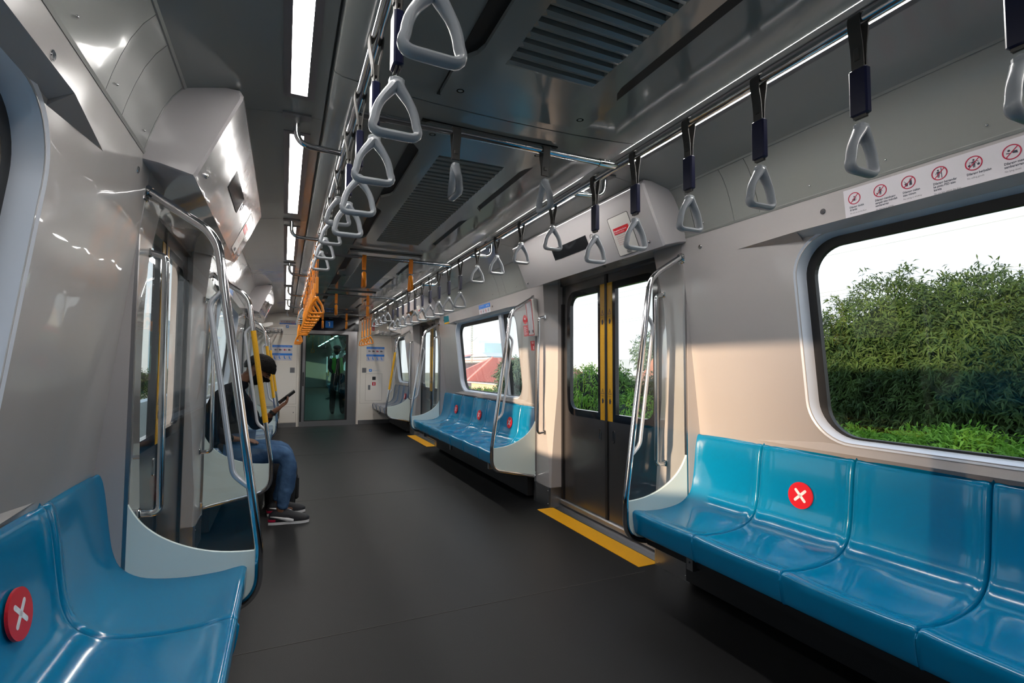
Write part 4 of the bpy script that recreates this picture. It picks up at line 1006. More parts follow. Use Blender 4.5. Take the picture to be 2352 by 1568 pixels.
nk = chain(N, Ed, ch, [((-1.115, Y0, 1.06), .050), ((-1.065, Y0, 1.115), .048), ((-1.01, Y0, 1.155), .045)])
# arms: right (near, -y) rests on the thigh; left holds the phone
rs = chain(N, Ed, ch, [((-1.20, Y0 - .15, .99), .055), ((-1.285, Y0 - .225, .75), .032), ((-1.20, Y0 - .21, .69), .030), ((-1.115, Y0 - .175, .655), .027)])
hand(N, Ed, rs, (-1.115, Y0 - .175, .655), (.92, .12, -.12), (.1, .95, .15), (.25, .0, -1), .28)
ls = chain(N, Ed, ch, [((-1.15, Y0 + .16, .98), .055), ((-.985, Y0 + .225, .71), .032), ((-.925, Y0 + .17, .765), .030), ((-.853, Y0 + .105, .838), .025)])
hand(N, Ed, ls, (-.853, Y0 + .105, .838), (.76, .10, .60), (.117, .896, -.288), (-.6, .1, .75), .55)
# legs
for sy, kx, ax in ((-1, -.735, -.80), (1, -.745, -.82)):
    yk = Y0 + sy * .135
    chain(N, Ed, 0, [((-1.12, Y0 + sy * .095, .53), .075), ((-.93, yk, .525), .070), ((kx - .02, yk, .51), .055), ((kx - .005, yk - .01, .40), .047), ((ax + .03, yk - .02, .28), .048), ((ax, yk - .03, .10), .032), ((ax + .05, yk - .035, .045), .034), ((ax + .13, yk - .04, .03), .03)])
body = skin('body', N, Ed, 'skin', man, 2)
# head
HC = (-.985, Y0, 1.168); hs = head_fn(HC, (.76, 0, -.65), (.65, 0, .76))
hb = head_patch(hs, lambda *a: True, lambda *a: 0, 72, 48)
fuse(body, [hb, ear_mb(hs, 1), ear_mb(hs, -1)])
for sg in (-1, 1):
    b = MB(); c = hs(.9, .33 * sg, .06, off=.0015); b.tube([hs(.9, .20 * sg, .045, off=.001), hs(.9, .33 * sg, .02, off=.002), hs(.88, .47 * sg, .04, off=.001)], .0028, 8); b.build('eyelash', 'hair', man)
    b = MB(); b.tube([hs(.9, .16 * sg, .20, off=.001), hs(.9, .34 * sg, .255, off=.002), hs(.85, .52 * sg, .20, off=.001)], [.004, .0045, .003], 8); b.build('eyebrow', 'hair', man)
SG = 1 if hs(0, 1, 0).y < Y0 else -1
b = MB(); e0 = hs(.06, SG, .02, off=.012); e1 = hs(.10, SG, -.22, off=.012); b.tube([e0, e1], .0038, 8); b.sphere(e0, .0065, 10, 8); b.build('earbud', 'white', man)
def hoff(df, dl, du):
    n = noise.noise(V(df * 5, dl * 5, du * 5)) * .004 + noise.noise(V(df * 16, dl * 16, du * 16)) * .003
    return .012 + n + .016 * max(0, df) ** 1.5 * max(0, du + .2)
def hkeep(df, dl, du):
    lim = -.50 + .50 * (df + 1) if df < 0 else 0.0 + .40 * df
    if abs(dl) > .55 and df > -.5: lim = max(lim, .16)
    return du > lim
hp = head_patch(hs, hkeep, hoff, 96, 60, feat=.2); hr = hp.build('hair', 'hair', man, angle=85, recalc=False); so = hr.modifiers.new('t', 'SOLIDIFY'); so.thickness = .010
mk = head_patch(hs, lambda df, dl, du: df > .10 and du < -.03 - .10 * abs(dl) + .02 and du > -.97, lambda df, dl, du: .0045, 80, 60); mo = mk.build('face_mask', 'mask', man, angle=85, recalc=False); mo.modifiers.new('t', 'SOLIDIFY').thickness = .004
b = MB()
for sg in (-1, 1): b.tube([hs(.12, sg, -.08, off=.005), hs(-.1, sg, .06, off=.005), hs(-.28, sg * .9, .12, off=.006)], .0016, 6)
b.build('mask_loop', 'mask', man)
# jacket
N3 = []; E3 = []; N3.append(((-1.16, Y0, .58), (.145, .165)))
a = chain(N3, E3, 0, [((-1.215, Y0, .72), (.135, .165)), ((-1.225, Y0, .86), (.135, .175))]); c = chain(N3, E3, a, [((-1.19, Y0, .985), (.115, .145))])
chain(N3, E3, c, [((-1.105, Y0, 1.06), (.068, .072)), ((-1.07, Y0, 1.095), (.060, .064))])
chain(N3, E3, c, [((-1.20, Y0 - .165, .99), .072), ((-1.25, Y0 - .215, .86), .066), ((-1.285, Y0 - .228, .75), .064), ((-1.21, Y0 - .212, .69), .054), ((-1.135, Y0 - .18, .645), .037)])
chain(N3, E3, c, [((-1.145, Y0 + .17, .98), .072), ((-1.06, Y0 + .21, .84), .064), ((-.985, Y0 + .228, .70), .058), ((-.93, Y0 + .175, .76), .046), ((-.888, Y0 + .140, .80), .036)])
def wr(p):
    d = noise.noise_vector(p * 9) * .008 + noise.noise_vector(p * 24) * .0055 + noise.noise_vector(V(p.x * 40, p.y * 12, p.z * 60)) * .002; return p + d
skin('jacket', N3, E3, 'jacket', man, 3, post=wr)
# jeans
N4 = []; E4 = []; N4.append(((-1.18, Y0, .54), (.125, .16)))
for sy, kx, ax in ((-1, -.735, -.80), (1, -.745, -.82)):
    yk = Y0 + sy * .135
    chain(N4, E4, 0, [((-1.10, Y0 + sy * .10, .535), .092), ((-.93, yk, .53), .083), ((kx - .03, yk, .515), .072), ((kx - .005, yk - .01, .42), .063), ((ax + .045, yk - .02, .28), .062), ((ax + .015, yk - .03, .14), .050), ((ax + .010, yk - .032, .10), .048)])
skin('jeans', N4, E4, 'jeans', man, 3, post=wr)
b = MB(); k = V(-.872, Y0 + .124, .818); b.tube([k + V(-.008, .0, -.010), k + V(.006, 0, .010)], .0285, 18); b.build('watch', 'rubber', man)
def shoe(ax, y, yaw):
    L = .285; secs = [(0, .055, .028, .066), (.03, .08, .036, .085), (.08, .095, .038, .09), (.13, .085, .037, .078), (.18, .062, .042, .055), (.225, .048, .044, .042), (.262, .036, .036, .03), (.285, .018, .018, .014)]
    ca, sa = math.cos(yaw), math.sin(yaw)
    def T(x, yy, z): x = x - .075; return V(ax + x * ca - yy * sa, y + x * sa + yy * ca, z)
    b = MB(); vs = []; n = 14
    for (x, h, w, t) in secs:
        for k in range(n):
            a_ = PI * k / (n - 1); vs.append(T(x, math.cos(a_) * w * (1 if k not in (0, n - 1) else 1), .022 + max(0, math.sin(a_)) ** .7 * h))
    fs = [(i * n + k, i * n + k + 1, (i + 1) * n + k + 1, (i + 1) * n + k) for i in range(len(secs) - 1) for k in range(n - 1)]
    fs += [tuple(range(n - 1, -1, -1)), tuple((len(secs) - 1) * n + k for k in range(n))] + [(i * n, (i + 1) * n, (i + 1) * n + n - 1, i * n + n - 1) for i in range(len(secs) - 1)]
    b.add(vs, fs); sh = b.build('shoe', 'shoe', man, angle=60)
    out = [(x, -w * 1.06) for x, h, w, t in secs] + [(x, w * 1.06) for x, h, w, t in reversed(secs)]
    b = MB(); b.plate(lambda u, v, w: T(u, v, w), out, (), .002, .020); b.build('sole', 'sole', sh)
    for sg in (-1, 1):
        pts = [(.015, .066), (.055, .058), (.10, .046), (.14, .036), (.178, .028)]; b = MB(); vs = []
        for i, (x, z) in enumerate(pts):
            w = .0405 if x < .14 else .0425; t = (.003, .006, .010, .014, .010)[i]; vs += [T(x, sg * (w + .0005), z - t), T(x, sg * (w - .0015), z + t)]
        b.add(vs, [(i * 2, i * 2 + 1, i * 2 + 3, i * 2 + 2) for i in range(4)]); q = b.build('side_stripe', 'sole', sh, recalc=False); q.modifiers.new('t', 'SOLIDIFY').thickness = .003
    b = MB(); b.plate(lambda u, v, w: T(u, v, w), [(-.004, -.025), (.02, -.038), (.05, -.041), (.05, .041), (.02, .038), (-.004, .025)], (), .026, .042); b.build('heel_patch', 'signred', sh)
shoe(-.80, Y0 - .165, -.12); shoe(-.82, Y0 + .105, .08)
man_tree = None
ph = thing('smartphone', 'black smartphone held up in the seated person\'s hand', 'phone', (-.79, Y0 + .12, .93))
Fp = fr((-.772, Y0 + .125, .945), (-.117, -.896, .288), (.76, .10, .62))
b = MB(); b.plate(Fp, rrect(-.037, -.076, .037, .076, .009, 5), (), -.0045, .0045); b.build('phone_body', 'phone', ph)
b = MB(); b.plate(Fp, rrect(-.034, -.072, .034, .072, .006, 5), (), .0045 if Fp(0, 0, 1).x < Fp(0, 0, 0).x else -.0052, .0052 if Fp(0, 0, 1).x < Fp(0, 0, 0).x else -.0045); b.build('phone_screen', 'screen', ph, smooth=False)
bg = thing('backpack', 'dark backpack standing on the floor beside the seated person\'s legs', 'bag', (-.82, 4.85, 0))
b = MB()
def bagf(u, v):
    a = 2 * PI * u; z = .42 * v; sq = lambda c: math.copysign(abs(c) ** .55, c)
    k = (1 - (max(0, v - .7) / .3) ** 2 * .45) * (.92 + .08 * math.sin(v * 3)); n = 1 + .05 * noise.noise(V(math.cos(a) * 2, math.sin(a) * 2, v * 4))
    return V(-.80 + sq(math.cos(a)) * .13 * k * n, 4.86 + sq(math.sin(a)) * .15 * k * n, z)
b.grid(bagf, 28, 14, wrap=True); b.add([bagf(i / 28, 1) for i in range(28)], [tuple(range(28))]); b.build('bag_body', 'bag', bg, angle=70)
b = MB(); b.bbox((-.69, 4.77, .05), (-.655, 4.95, .24), .012); b.build('front_pocket', 'bag', bg)
b = MB(); b.ribbon(catmull([(-.80, 4.80, .40), (-.80, 4.81, .46), (-.80, 4.86, .475), (-.80, 4.91, .46), (-.80, 4.92, .40)], 4), .02, .006, (1, 0, 0)); b.build('carry_loop', 'bag', bg)

# standing guard seen through the end door
M['uniform'] = mat('dark_uniform', (.010, .012, .016), .8); M['vest'] = mat('hi_vis_green', (.10, .42, .03), .6)
gd = thing('person', 'standing person in dark uniform, cap and green vest holding a strap behind the end door', 'person', (.45, 13.5, 0))
gx, gy = .45, 13.5
N = []; Ed = []; N.append(((gx, gy, .92), .10)); s1 = chain(N, Ed, 0, [((gx - .01, gy, 1.12), .11), ((gx - .02, gy, 1.32), .115)]); nk = chain(N, Ed, s1, [((gx - .02, gy, 1.45), .055), ((gx - .03, gy - .01, 1.54), .045)])
a1 = chain(N, Ed, s1, [((gx + .13, gy, 1.39), .055), ((gx + .24, gy - .03, 1.50), .045), ((gx + .19, gy - .02, 1.70), .03)]); hand(N, Ed, a1, (gx + .19, gy - .02, 1.70), (-.1, 0, 1), (-1, 0, 0), (0, -1, .2), .6)
a2 = chain(N, Ed, s1, [((gx - .15, gy, 1.38), .055), ((gx - .20, gy - .02, 1.14), .045), ((gx - .10, gy - .12, 1.02), .03)]); hand(N, Ed, a2, (gx - .10, gy - .12, 1.02), (.8, -.3, -.1), (0, .2, 1), (.2, 0, -1), .5)
for sx in (-1, 1): chain(N, Ed, 0, [((gx + sx * .09, gy, .86), .085), ((gx + sx * .11, gy - .01, .50), .065), ((gx + sx * .12, gy, .10), .045), ((gx + sx * .12, gy - .10, .05), .045), ((gx + sx * .125, gy - .18, .04), .035)])
gb = skin('body', N, Ed, 'skin', gd, 1); gs_ = head_fn((gx - .03, gy - .01, 1.60), (-.35, -.93, -.1), (0, -.1, 1)); fuse(gb, [head_patch(gs_, lambda *a: True, lambda *a: 0, 40, 28), ear_mb(gs_, 1), ear_mb(gs_, -1)], .006)
N = []; Ed = []; N.append(((gx, gy, .92), .13)); s1 = chain(N, Ed, 0, [((gx - .01, gy, 1.12), .135), ((gx - .02, gy, 1.33), .14)])
chain(N, Ed, s1, [((gx + .14, gy, 1.39), .07), ((gx + .24, gy - .03, 1.50), .06), ((gx + .195, gy - .02, 1.67), .042)]); chain(N, Ed, s1, [((gx - .16, gy, 1.38), .07), ((gx - .20, gy - .02, 1.14), .06), ((gx - .12, gy - .11, 1.03), .042)])
for sx in (-1, 1): chain(N, Ed, 0, [((gx + sx * .09, gy, .86), .10), ((gx + sx * .11, gy - .01, .50), .085), ((gx + sx * .12, gy, .12), .07), ((gx + sx * .12, gy - .10, .05), .05), ((gx + sx * .125, gy - .20, .04), .04)])
skin('uniform', N, Ed, 'uniform', gd, 2)
b = MB()
for (u0, u1) in ((-.20, .17), (.33, .70)): b.grid(lambda u, v, u0=u0, u1=u1: V(gx - .015 + math.cos(2 * PI * (u0 + (u1 - u0) * u)) * (.158 - .03 * v ** 3), gy + math.sin(2 * PI * (u0 + (u1 - u0) * u)) * (.158 - .03 * v ** 3), 1.02 + .40 * v), 16, 8)
vv = b.build('vest', 'vest', gd); vv.modifiers.new('t', 'SOLIDIFY').thickness = .006
b = MB(); b.sphere((gx - .03, gy - .01, 1.68), .098, 18, 10, (1, 1.05, .6)); b.plate(lambda u, v, w: V(gx - .03 + u, gy - .08 - v, 1.655 + w), [(-.07, 0), (.07, 0), (.05, .08), (-.05, .08)], (), 0, .006); b.build('cap', 'uniform', gd)
for sg in (-1, 1): b = MB(); b.sphere(gs_(.9, .33 * sg, .06, off=.001), .007, 8, 6); b.build('eye', 'black', gd)
b = head_patch(gs_, lambda df, dl, du: df > .1 and du < -.05 and du > -.95, lambda *a: .005, 40, 30); b.build('face_mask', 'mask', gd, recalc=False)
strap('yl', .66, 13.48, 'orange strap gripped by the standing person behind the end door', 'straps beyond the end door')

# ------------------------------------------------------------------ the next car, behind the glass
NX0, NX1 = 11.0, 31
M['ncwall'] = mat('next_car_wall', (.45, .46, .44), .3); 
b = MB(); b.box((-1.5, NX0 - .05, -.03), (1.5, NX1, 0)); struct(b.build('floor', mat('next_car_floor', (.07, .07, .07), .45), smooth=False))
b = MB(); b.box((-1.5, NX0 - .05, 2.22), (1.5, NX1, 2.26)); struct(b.build('ceiling', 'ceil', smooth=False))
for s in (1, -1):
    S = (lambda s: (lambda x, y, z: V(s * x, y, z)))(s); b = MB()
    b.box((1.40, NX0 + 1.1, 0), (1.44, NX1, .85), mp=S); b.box((1.40, NX0 + 1.1, 1.75), (1.44, NX1, 2.22), mp=S)
    for k in range(6): b.box((1.40, NX0 + 1.1 + k * 3.3, .85), (1.44, NX0 + 2.3 + k * 3.3, 1.75), mp=S)
    b.extrude_y([(1.36, 1.85), (1.1, 1.88), (.96, 2.22), (1.36, 2.22)], NX0 + 1.3, NX0 + 5, mp=S); b.extrude_y([(1.36, 1.85), (1.1, 1.88), (.96, 2.22), (1.36, 2.22)], NX0 + 8, NX0 + 12, mp=S)
    b.box((.62, NX0 - .05, 0), (1.44, NX0 + 1.1, 2.22), mp=S); struct(b.build('wall_' + nm[s], 'ncwall', smooth=False))
b = MB(); b.box((-1.44, NX1, 0), (1.44, NX1 + .05, 2.26)); struct(b.build('wall_end', 'ncwall', smooth=False))
M['nled'] = mat('next_car_lamp', (.9, .9, .9), .4, emit=((.85, 1, .97), 16))
for k in range(7):
    for s in (1, -1):
        t = thing('ceiling_lamp', '%s small light strip seen through the end door on the %s' % (ORD[k + 1], nm[s]), 'lamp', (s * .77, 12.6 + k * 2.3, 2.21)); b = MB(); b.box((s * .77 - .035, 12.1 + k * 2.3, 2.212), (s * .77 + .035, 13.5 + k * 2.3, 2.221)); b.build('diffuser', 'nled', t, smooth=False)
bd = [o for o in D.objects if o.name.startswith('bench') and o.parent is None]
b1 = [o for o in bd if 'seven-seat' in o['label']][0]
tr = [(c, kids(c)) for c in kids(b1)]
for k in range(2): dup(b1, (b1.location.x, 16.2 + k * 5, b1.location.z), 0, 'blue bench in the next car, %s one behind the end door glass' % ['nearer', 'farther'][k], 'benches in the next car', tr)
dv = [o for o in D.objects if o.name.startswith('seat_divider') and o.parent is None]
dR = [o for o in dv if o['label'].startswith('right') and 'far priority' in o['label']][0]; trR = [(c, kids(c)) for c in kids(dR)]
dL = [o for o in dv if o['label'].startswith('left') and 'far priority' in o['label']][0]; trL = [(c, kids(c)) for c in kids(dL)]
for k, y in enumerate((14.4, 17.8, 19.4, 22.8)): dup(dR, (dR.location.x, y, .9), 0, 'bench-end screen with yellow pole in the next car, %s on the right' % ORD[k + 1], 'screens in the next car', trR)
for k, y in enumerate((14.4, 17.8)): dup(dL, (dL.location.x, y, .9), 0, 'bench-end screen with yellow pole in the next car, %s on the left' % ORD[k + 1], 'screens in the next car', trL)
tm = [(c, kids(c)) for c in kids(man)]
dup(man, (1.15, 19.0, 0), PI, 'small dark seated person on the bench far down the next car', None, tm)
for k, (x, y) in enumerate(((-.04, 16), (-.3, 12.4), (.2, 12.4))): strap('ys' if k else 'yl', x, y, 'orange strap in the next car, %s' % ['hanging alone in the aisle', 'upper left behind the door glass', 'top centre behind the door glass'][k], 'straps beyond the end door', PI / 2 if k else 0)
b = MB(); b.cyl((-.6, 12.4, RZ), (.6, 12.4, RZ), .015, 12); t = thing('crossbar', 'steel crossbar just behind the glass of the end door', 'crossbar', (0, 12.4, RZ)); b.build('bar_tube', 'steel', t)
for s in (1, -1): b = MB(); b.cyl((s * RX, 12.2, RZ), (s * RX, 28, RZ), .0165, 12); t = thing('handrail', 'overhead rail of the next car on its %s side, behind the end door' % nm[s], 'handrail', (s * RX, 20, RZ)); b.build('rail_tube', 'steel', t)

# ------------------------------------------------------------------ outside
def leaf_mat(name, c1, c2, sc=1.2):
    m = D.materials.new(name); m.use_nodes = True; nt = m.node_tree; b = nt.nodes['Principled BSDF']
    tc = nt.nodes.new('ShaderNodeTexCoord'); n = nt.nodes.new('ShaderNodeTexNoise'); n.inputs['Scale'].default_value = sc; n.inputs['Detail'].default_value = 6; n.inputs['Roughness'].default_value = .75
    r = nt.nodes.new('ShaderNodeValToRGB'); e = r.color_ramp.elements; e[0].position = .36; e[0].color = (*c1, 1); e[1].position = .66; e[1].color = (*c2, 1)
    nt.links.new(tc.outputs['Object'], n.inputs['Vector']); nt.links.new(n.outputs['Fac'], r.inputs['Fac']); nt.links.new(r.outputs['Color'], b.inputs['Base Color'])
    b.inputs['Roughness'].default_value = .6; b.inputs['Specular IOR Level'].default_value = .25
    tl = nt.nodes.new('ShaderNodeBsdfTranslucent'); nt.links.new(r.outputs['Color'], tl.inputs['Color']); mx = nt.nodes.new('ShaderNodeMixShader'); mx.inputs[0].default_value = .3
    o = nt.nodes['Material Output']; nt.links.new(b.outputs[0], mx.inputs[1]); nt.links.new(tl.outputs[0], mx.inputs[2]); nt.links.new(mx.outputs[0], o.inputs[0])
    M[name] = m; return m
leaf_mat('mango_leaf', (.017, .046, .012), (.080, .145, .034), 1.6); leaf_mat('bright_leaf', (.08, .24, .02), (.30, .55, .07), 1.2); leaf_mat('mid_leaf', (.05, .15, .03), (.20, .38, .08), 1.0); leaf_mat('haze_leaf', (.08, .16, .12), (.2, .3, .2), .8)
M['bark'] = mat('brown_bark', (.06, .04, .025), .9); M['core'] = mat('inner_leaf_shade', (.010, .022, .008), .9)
def crown(blobs, nros, nleaf, L, Wd, seed, droop=.35, tocam=None, depth=.35):
    rg = np.random.default_rng(seed); vol = np.array([b[1][0] * b[1][1] + b[1][1] * b[1][2] for b in blobs]); pick = rg.choice(len(blobs), nros, p=vol / vol.sum())
    d = rg.normal(size=(nros, 3)); d /= np.linalg.norm(d, axis=1)[:, None]
    if tocam is not None:
        tc = np.array(tocam) / np.linalg.norm(tocam); flip = (d @ tc) < -.25; d[flip] -= 2 * (d[flip] @ tc)[:, None] * tc
    C_ = np.array([b[0] for b in blobs])[pick]; Rr = np.array([b[1] for b in blobs])[pick]
    rad = 1 - depth * rg.random(nros) ** 2 + .04 * rg.normal(size=nros)
    P = C_ + d * Rr * rad[:, None]; nrm = d / Rr; nrm /= np.linalg.norm(nrm, axis=1)[:, None]
    n = nros * nleaf; P = np.repeat(P, nleaf, 0) + rg.normal(size=(n, 3)) * L * .34; Nn = np.repeat(nrm, nleaf, 0)
    dr_ = Nn * .7 + rg.normal(size=(n, 3)) * .75; dr_[:, 2] -= droop; dr_ /= np.linalg.norm(dr_, axis=1)[:, None]
    sd = np.cross(dr_, Nn + rg.normal(size=(n, 3)) * .3); sd /= np.linalg.norm(sd, axis=1)[:, None] + 1e-9
    up = np.cross(sd, dr_); l = (L * (.7 + .6 * rg.random(n)))[:, None]; w = (Wd * (.8 + .4 * rg.random(n)))[:, None]
    v0 = P; tip = P + dr_ * l + np.array([0, 0, -1]) * l * .25; m1 = P + dr_ * l * .45 + up * l * .04
    a = m1 + sd * w / 2 - up * w * .12; c_ = m1 - sd * w / 2 - up * w * .12
    vs = np.stack([v0, a, tip, m1, c_], 1).reshape(-1, 3); base = np.arange(n)[:, None] * 5
    fs = np.concatenate([base + np.array([0, 1, 2, 3]), base + np.array([0, 3, 2, 4])], 0)
    return vs, fs
def tree(name, label, loc, blobs, nros, nleaf, L, Wd, seed, leafm, trunk=None, tocam=None, group=None, core=.82, depth=.35, droop=.35, corem='core'):
    t = thing(name, label, 'tree' if 'tree' in name else 'shrub', loc, group); vs, fs = crown(blobs, nros, nleaf, L, Wd, seed, droop, tocam, depth)
    me = D.meshes.new('leaf_crown'); vs = vs - np.array(loc); me.vertices.add(len(vs)); me.vertices.foreach_set('co', vs.ravel()); me.loops.add(fs.size); me.loops.foreach_set('vertex_index', fs.ravel()); me.polygons.add(len(fs)); me.polygons.foreach_set('loop_start', np.arange(0, fs.size, 4)); me.polygons.foreach_set('loop_total', np.full(len(fs), 4)); me.update(); me.validate(); me.materials.append(M[leafm]); o = D.objects.new('leaf_crown', me); COL.objects.link(o); o.parent = t
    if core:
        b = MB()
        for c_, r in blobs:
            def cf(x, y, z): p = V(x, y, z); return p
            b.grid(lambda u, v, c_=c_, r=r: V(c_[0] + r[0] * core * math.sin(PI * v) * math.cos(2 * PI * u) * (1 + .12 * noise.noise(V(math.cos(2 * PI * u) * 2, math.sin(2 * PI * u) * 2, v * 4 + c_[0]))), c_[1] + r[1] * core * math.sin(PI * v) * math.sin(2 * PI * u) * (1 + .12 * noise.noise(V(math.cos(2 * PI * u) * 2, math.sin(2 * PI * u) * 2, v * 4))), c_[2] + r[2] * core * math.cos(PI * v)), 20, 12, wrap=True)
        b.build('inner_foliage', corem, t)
    b = MB(); x, y, z = loc; tr_ = trunk or [(x, y, z), (x + .1, y, z + 2.5), (x, y + .1, blobs[0][0][2])]
    b.tube(catmull(tr_, 4), [.22 - .12 * k / ((len(tr_) - 1) * 4) for k in range((len(tr_) - 1) * 4 + 1)], 10); b.build('trunk', 'bark', t)
    return t
GZ = -5.0
b = MB(); b.box((-150, -60, GZ - .1), (250, 500, GZ)); struct(b.build('ground', mat('dry_grass_ground', (.16, .18, .09), .9, noise_col=(.3, (.26, .24, .16), .3)), smooth=False))
tree('mango_tree', 'big dark green leafy tree filling the near right window', (11.0, 4.6, GZ), [((10.9, 4.4, -.2), (2.5, 3.1, 2.9)), ((10.3, 6.1, -.6), (2.0, 2.0, 2.7)), ((10.2, 4.6, .85), (1.7, 1.5, 2.08)), ((10.2, 5.9, .8), (1.6, 1.4, 2.25)), ((10.3, 1.6, .2), (2.0, 2.2, 2.2)), ((10.2, 4.6, -1.5), (2.2, 3.4, 2.0)), ((9.9, 7.4, .2), (1.5, 1.5, 2.15)), ((9.9, 7.8, -1.6), (1.5, 1.3, 2.0))], 22000, 12, .135, .028, 3, 'mango_leaf', tocam=(-1, -.45, .1), core=.74, depth=.30, corem='mango_leaf')
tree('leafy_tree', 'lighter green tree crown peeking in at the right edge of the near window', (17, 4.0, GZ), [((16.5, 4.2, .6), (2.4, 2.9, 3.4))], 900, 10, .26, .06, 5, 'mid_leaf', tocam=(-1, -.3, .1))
for k, (x, y, zt, r) in enumerate(((7.9, 5.3, -.40, 1.05), (7.7, 3.9, -.22, 1.05), (7.7, 2.4, -.2, 1.1))):
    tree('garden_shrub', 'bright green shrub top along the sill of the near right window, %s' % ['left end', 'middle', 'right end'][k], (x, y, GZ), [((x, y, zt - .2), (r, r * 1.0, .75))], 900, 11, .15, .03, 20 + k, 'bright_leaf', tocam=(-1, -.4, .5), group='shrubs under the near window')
k = 0
for (x, y, zt, r, lm, lab) in ((12.3, 20.9, .55, 1.3, 'mid_leaf', 'leftmost, beside the glass edge'), (11.6, 18.9, .9, 1.0, 'bright_leaf', 'tall feathery one next to the yellow strip'), (12.4, 19.9, -.3, 1.35, 'bright_leaf', 'rounded one low in the left pane'), (12.0, 17.3, .9, .8, 'mid_leaf', 'in the right pane beside the seam'), (11.5, 15.6, -.2, 1.2, 'bright_leaf', 'low in the right pane behind the grab bar'), (12.6, 15.9, .6, .8, 'mango_leaf', 'dark one before the pink roof')):
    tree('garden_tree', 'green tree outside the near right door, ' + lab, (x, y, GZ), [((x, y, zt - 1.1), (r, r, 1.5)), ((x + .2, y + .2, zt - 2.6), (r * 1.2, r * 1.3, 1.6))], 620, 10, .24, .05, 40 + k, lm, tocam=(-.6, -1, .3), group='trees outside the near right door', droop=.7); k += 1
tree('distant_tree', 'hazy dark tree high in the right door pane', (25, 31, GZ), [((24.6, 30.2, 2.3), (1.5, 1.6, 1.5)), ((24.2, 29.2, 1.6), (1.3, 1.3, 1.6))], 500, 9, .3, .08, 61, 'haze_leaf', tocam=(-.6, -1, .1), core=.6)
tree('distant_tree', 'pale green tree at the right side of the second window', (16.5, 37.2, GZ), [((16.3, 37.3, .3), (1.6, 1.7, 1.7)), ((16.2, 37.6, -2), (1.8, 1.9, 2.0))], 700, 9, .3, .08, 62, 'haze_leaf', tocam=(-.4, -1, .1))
for k, (x, y, zt) in enumerate(((21, 56, -1.9), (21, 62, -2.0), (21, 50.5, -1.9), (18, 44, -1.2))):
    tree('garden_shrub', 'pale shrub below the red roofed house, %s' % ['middle', 'left end', 'right end', 'nearest the mullion'][k], (x, y, GZ), [((x, y, zt - 1), (1.6, 2.4, 1.5))], 260, 9, .35, .1, 70 + k, 'mid_leaf', tocam=(-.4, -1, .4), group='shrubs by the red roofed house')
M['tile'] = mat('red_roof_tile', (.34, .12, .11), .7); M['tile2'] = mat('orange_roof_tile', (.62, .27, .17), .7, noise_col=(3, (.5, .22, .14), .2)); M['render'] = mat('cream_render', (.66, .58, .44), .8); M['haze1'] = mat('haze_paled_building', (.62, .72, .80), .8); M['haze2'] = mat('haze_blued_building', (.45, .68, .80), .7); M['concrete'] = mat('pale_concrete', (.66, .68, .68), .8); M['darkshed'] = mat('dark_shed', (.10, .09, .12), .8); M['pink'] = mat('faded_pink_roof', (.62, .32, .34), .8); M['pylon'] = mat('pale_pylon_steel', (.45, .52, .50), .6, .4)  # haze colours have the pale blue of distance mixed in
# house with tiled hip roof
h = thing('tiled_house', 'house with a dark red tiled hip roof outside the second right window', 'house', (26, 60, GZ))
ap = V(25.0, 63.2, 2.4); e1 = V(22, 65.0, -.75); e2 = V(22, 47.5, -.6); r1 = V(30.5, 91, .5); e3 = V(27, 92, -1.2); e4 = V(34, 50, -.7); r2 = V(30, 55, 2.4)
b = MB()
def ribbed(b, P0, P1, Q0, Q1, n):
    for i in range(n):
        a, c_ = i / n, (i + .78) / n; up = V(0, 0, .07)
        for (s0, s1, o0) in ((a, c_, up), (c_, (i + 1) / n, up * 0)):
            b.add([P0.lerp(P1, s0) + o0, P0.lerp(P1, s1) + o0, Q0.lerp(Q1, s1) + o0, Q0.lerp(Q1, s0) + o0], [(0, 1, 2, 3)])
        b.add([P0.lerp(P1, c_) + up, P0.lerp(P1, c_), Q0.lerp(Q1, c_), Q0.lerp(Q1, c_) + up], [(0, 1, 2, 3)])
ribbed(b, e1, e2, ap, ap + V(.4, -2.0, 0), 34); ribbed(b, r1, ap, e3, e1, 26)
b.add([e2, e4, r2, ap + V(.4, -2, 0)], [(0, 1, 2, 3)]); b.build('roof', 'tile', h, smooth=False)
b = MB(); b.tube([ap + V(0, 0, .1), e1 + V(0, 0, .1)], .14, 6); b.tube([ap + V(0, 0, .1), r1], .14, 6); b.build('ridge_tiles', 'pink', h)
b = MB(); b.box((22.5, 47, GZ), (33, 64.6, -.85)); b.build('house_wall', 'render', h, smooth=False)
b = MB(); b.box((21.9, 47.4, -.92), (22.6, 65, -.78)); b.build('gutter', 'concrete', h, smooth=False)
for k in range(4): b = MB(); b.box((22.46, 50 + k * 3.6, -2.6), (22.5, 51.4 + k * 3.6, -1.5)); b.build('window', 'darkshed', h, smooth=False)
h = thing('tiled_house', 'house with a salmon tiled roof behind the trees in the right door pane', 'house', (17, 19, GZ))
b = MB(); ribbed(b, V(15.0, 21.2, -.9), V(15.0, 16.2, -.9), V(16.8, 21.4, 1.1), V(16.8, 19.4, 3.0), 40); b.add([V(16.8, 21.4, 1.1), V(16.8, 19.4, 3.0), V(22, 19.5, 1), V(22, 23, 1)], [(0, 1, 2, 3)]); b.add([V(15, 16.2, -.9), V(16.8, 19.4, 3.0), V(22, 17, -.9)], [(0, 1, 2)]); b.build('roof', 'tile2', h, smooth=False)
b = MB(); b.box((15.4, 16.6, GZ), (21.5, 22, -.9)); b.build('house_wall', 'render', h, smooth=False)
h = thing('tiled_house', 'low red roof corner at the left edge of the left door pane', 'house', (24, 39, GZ))
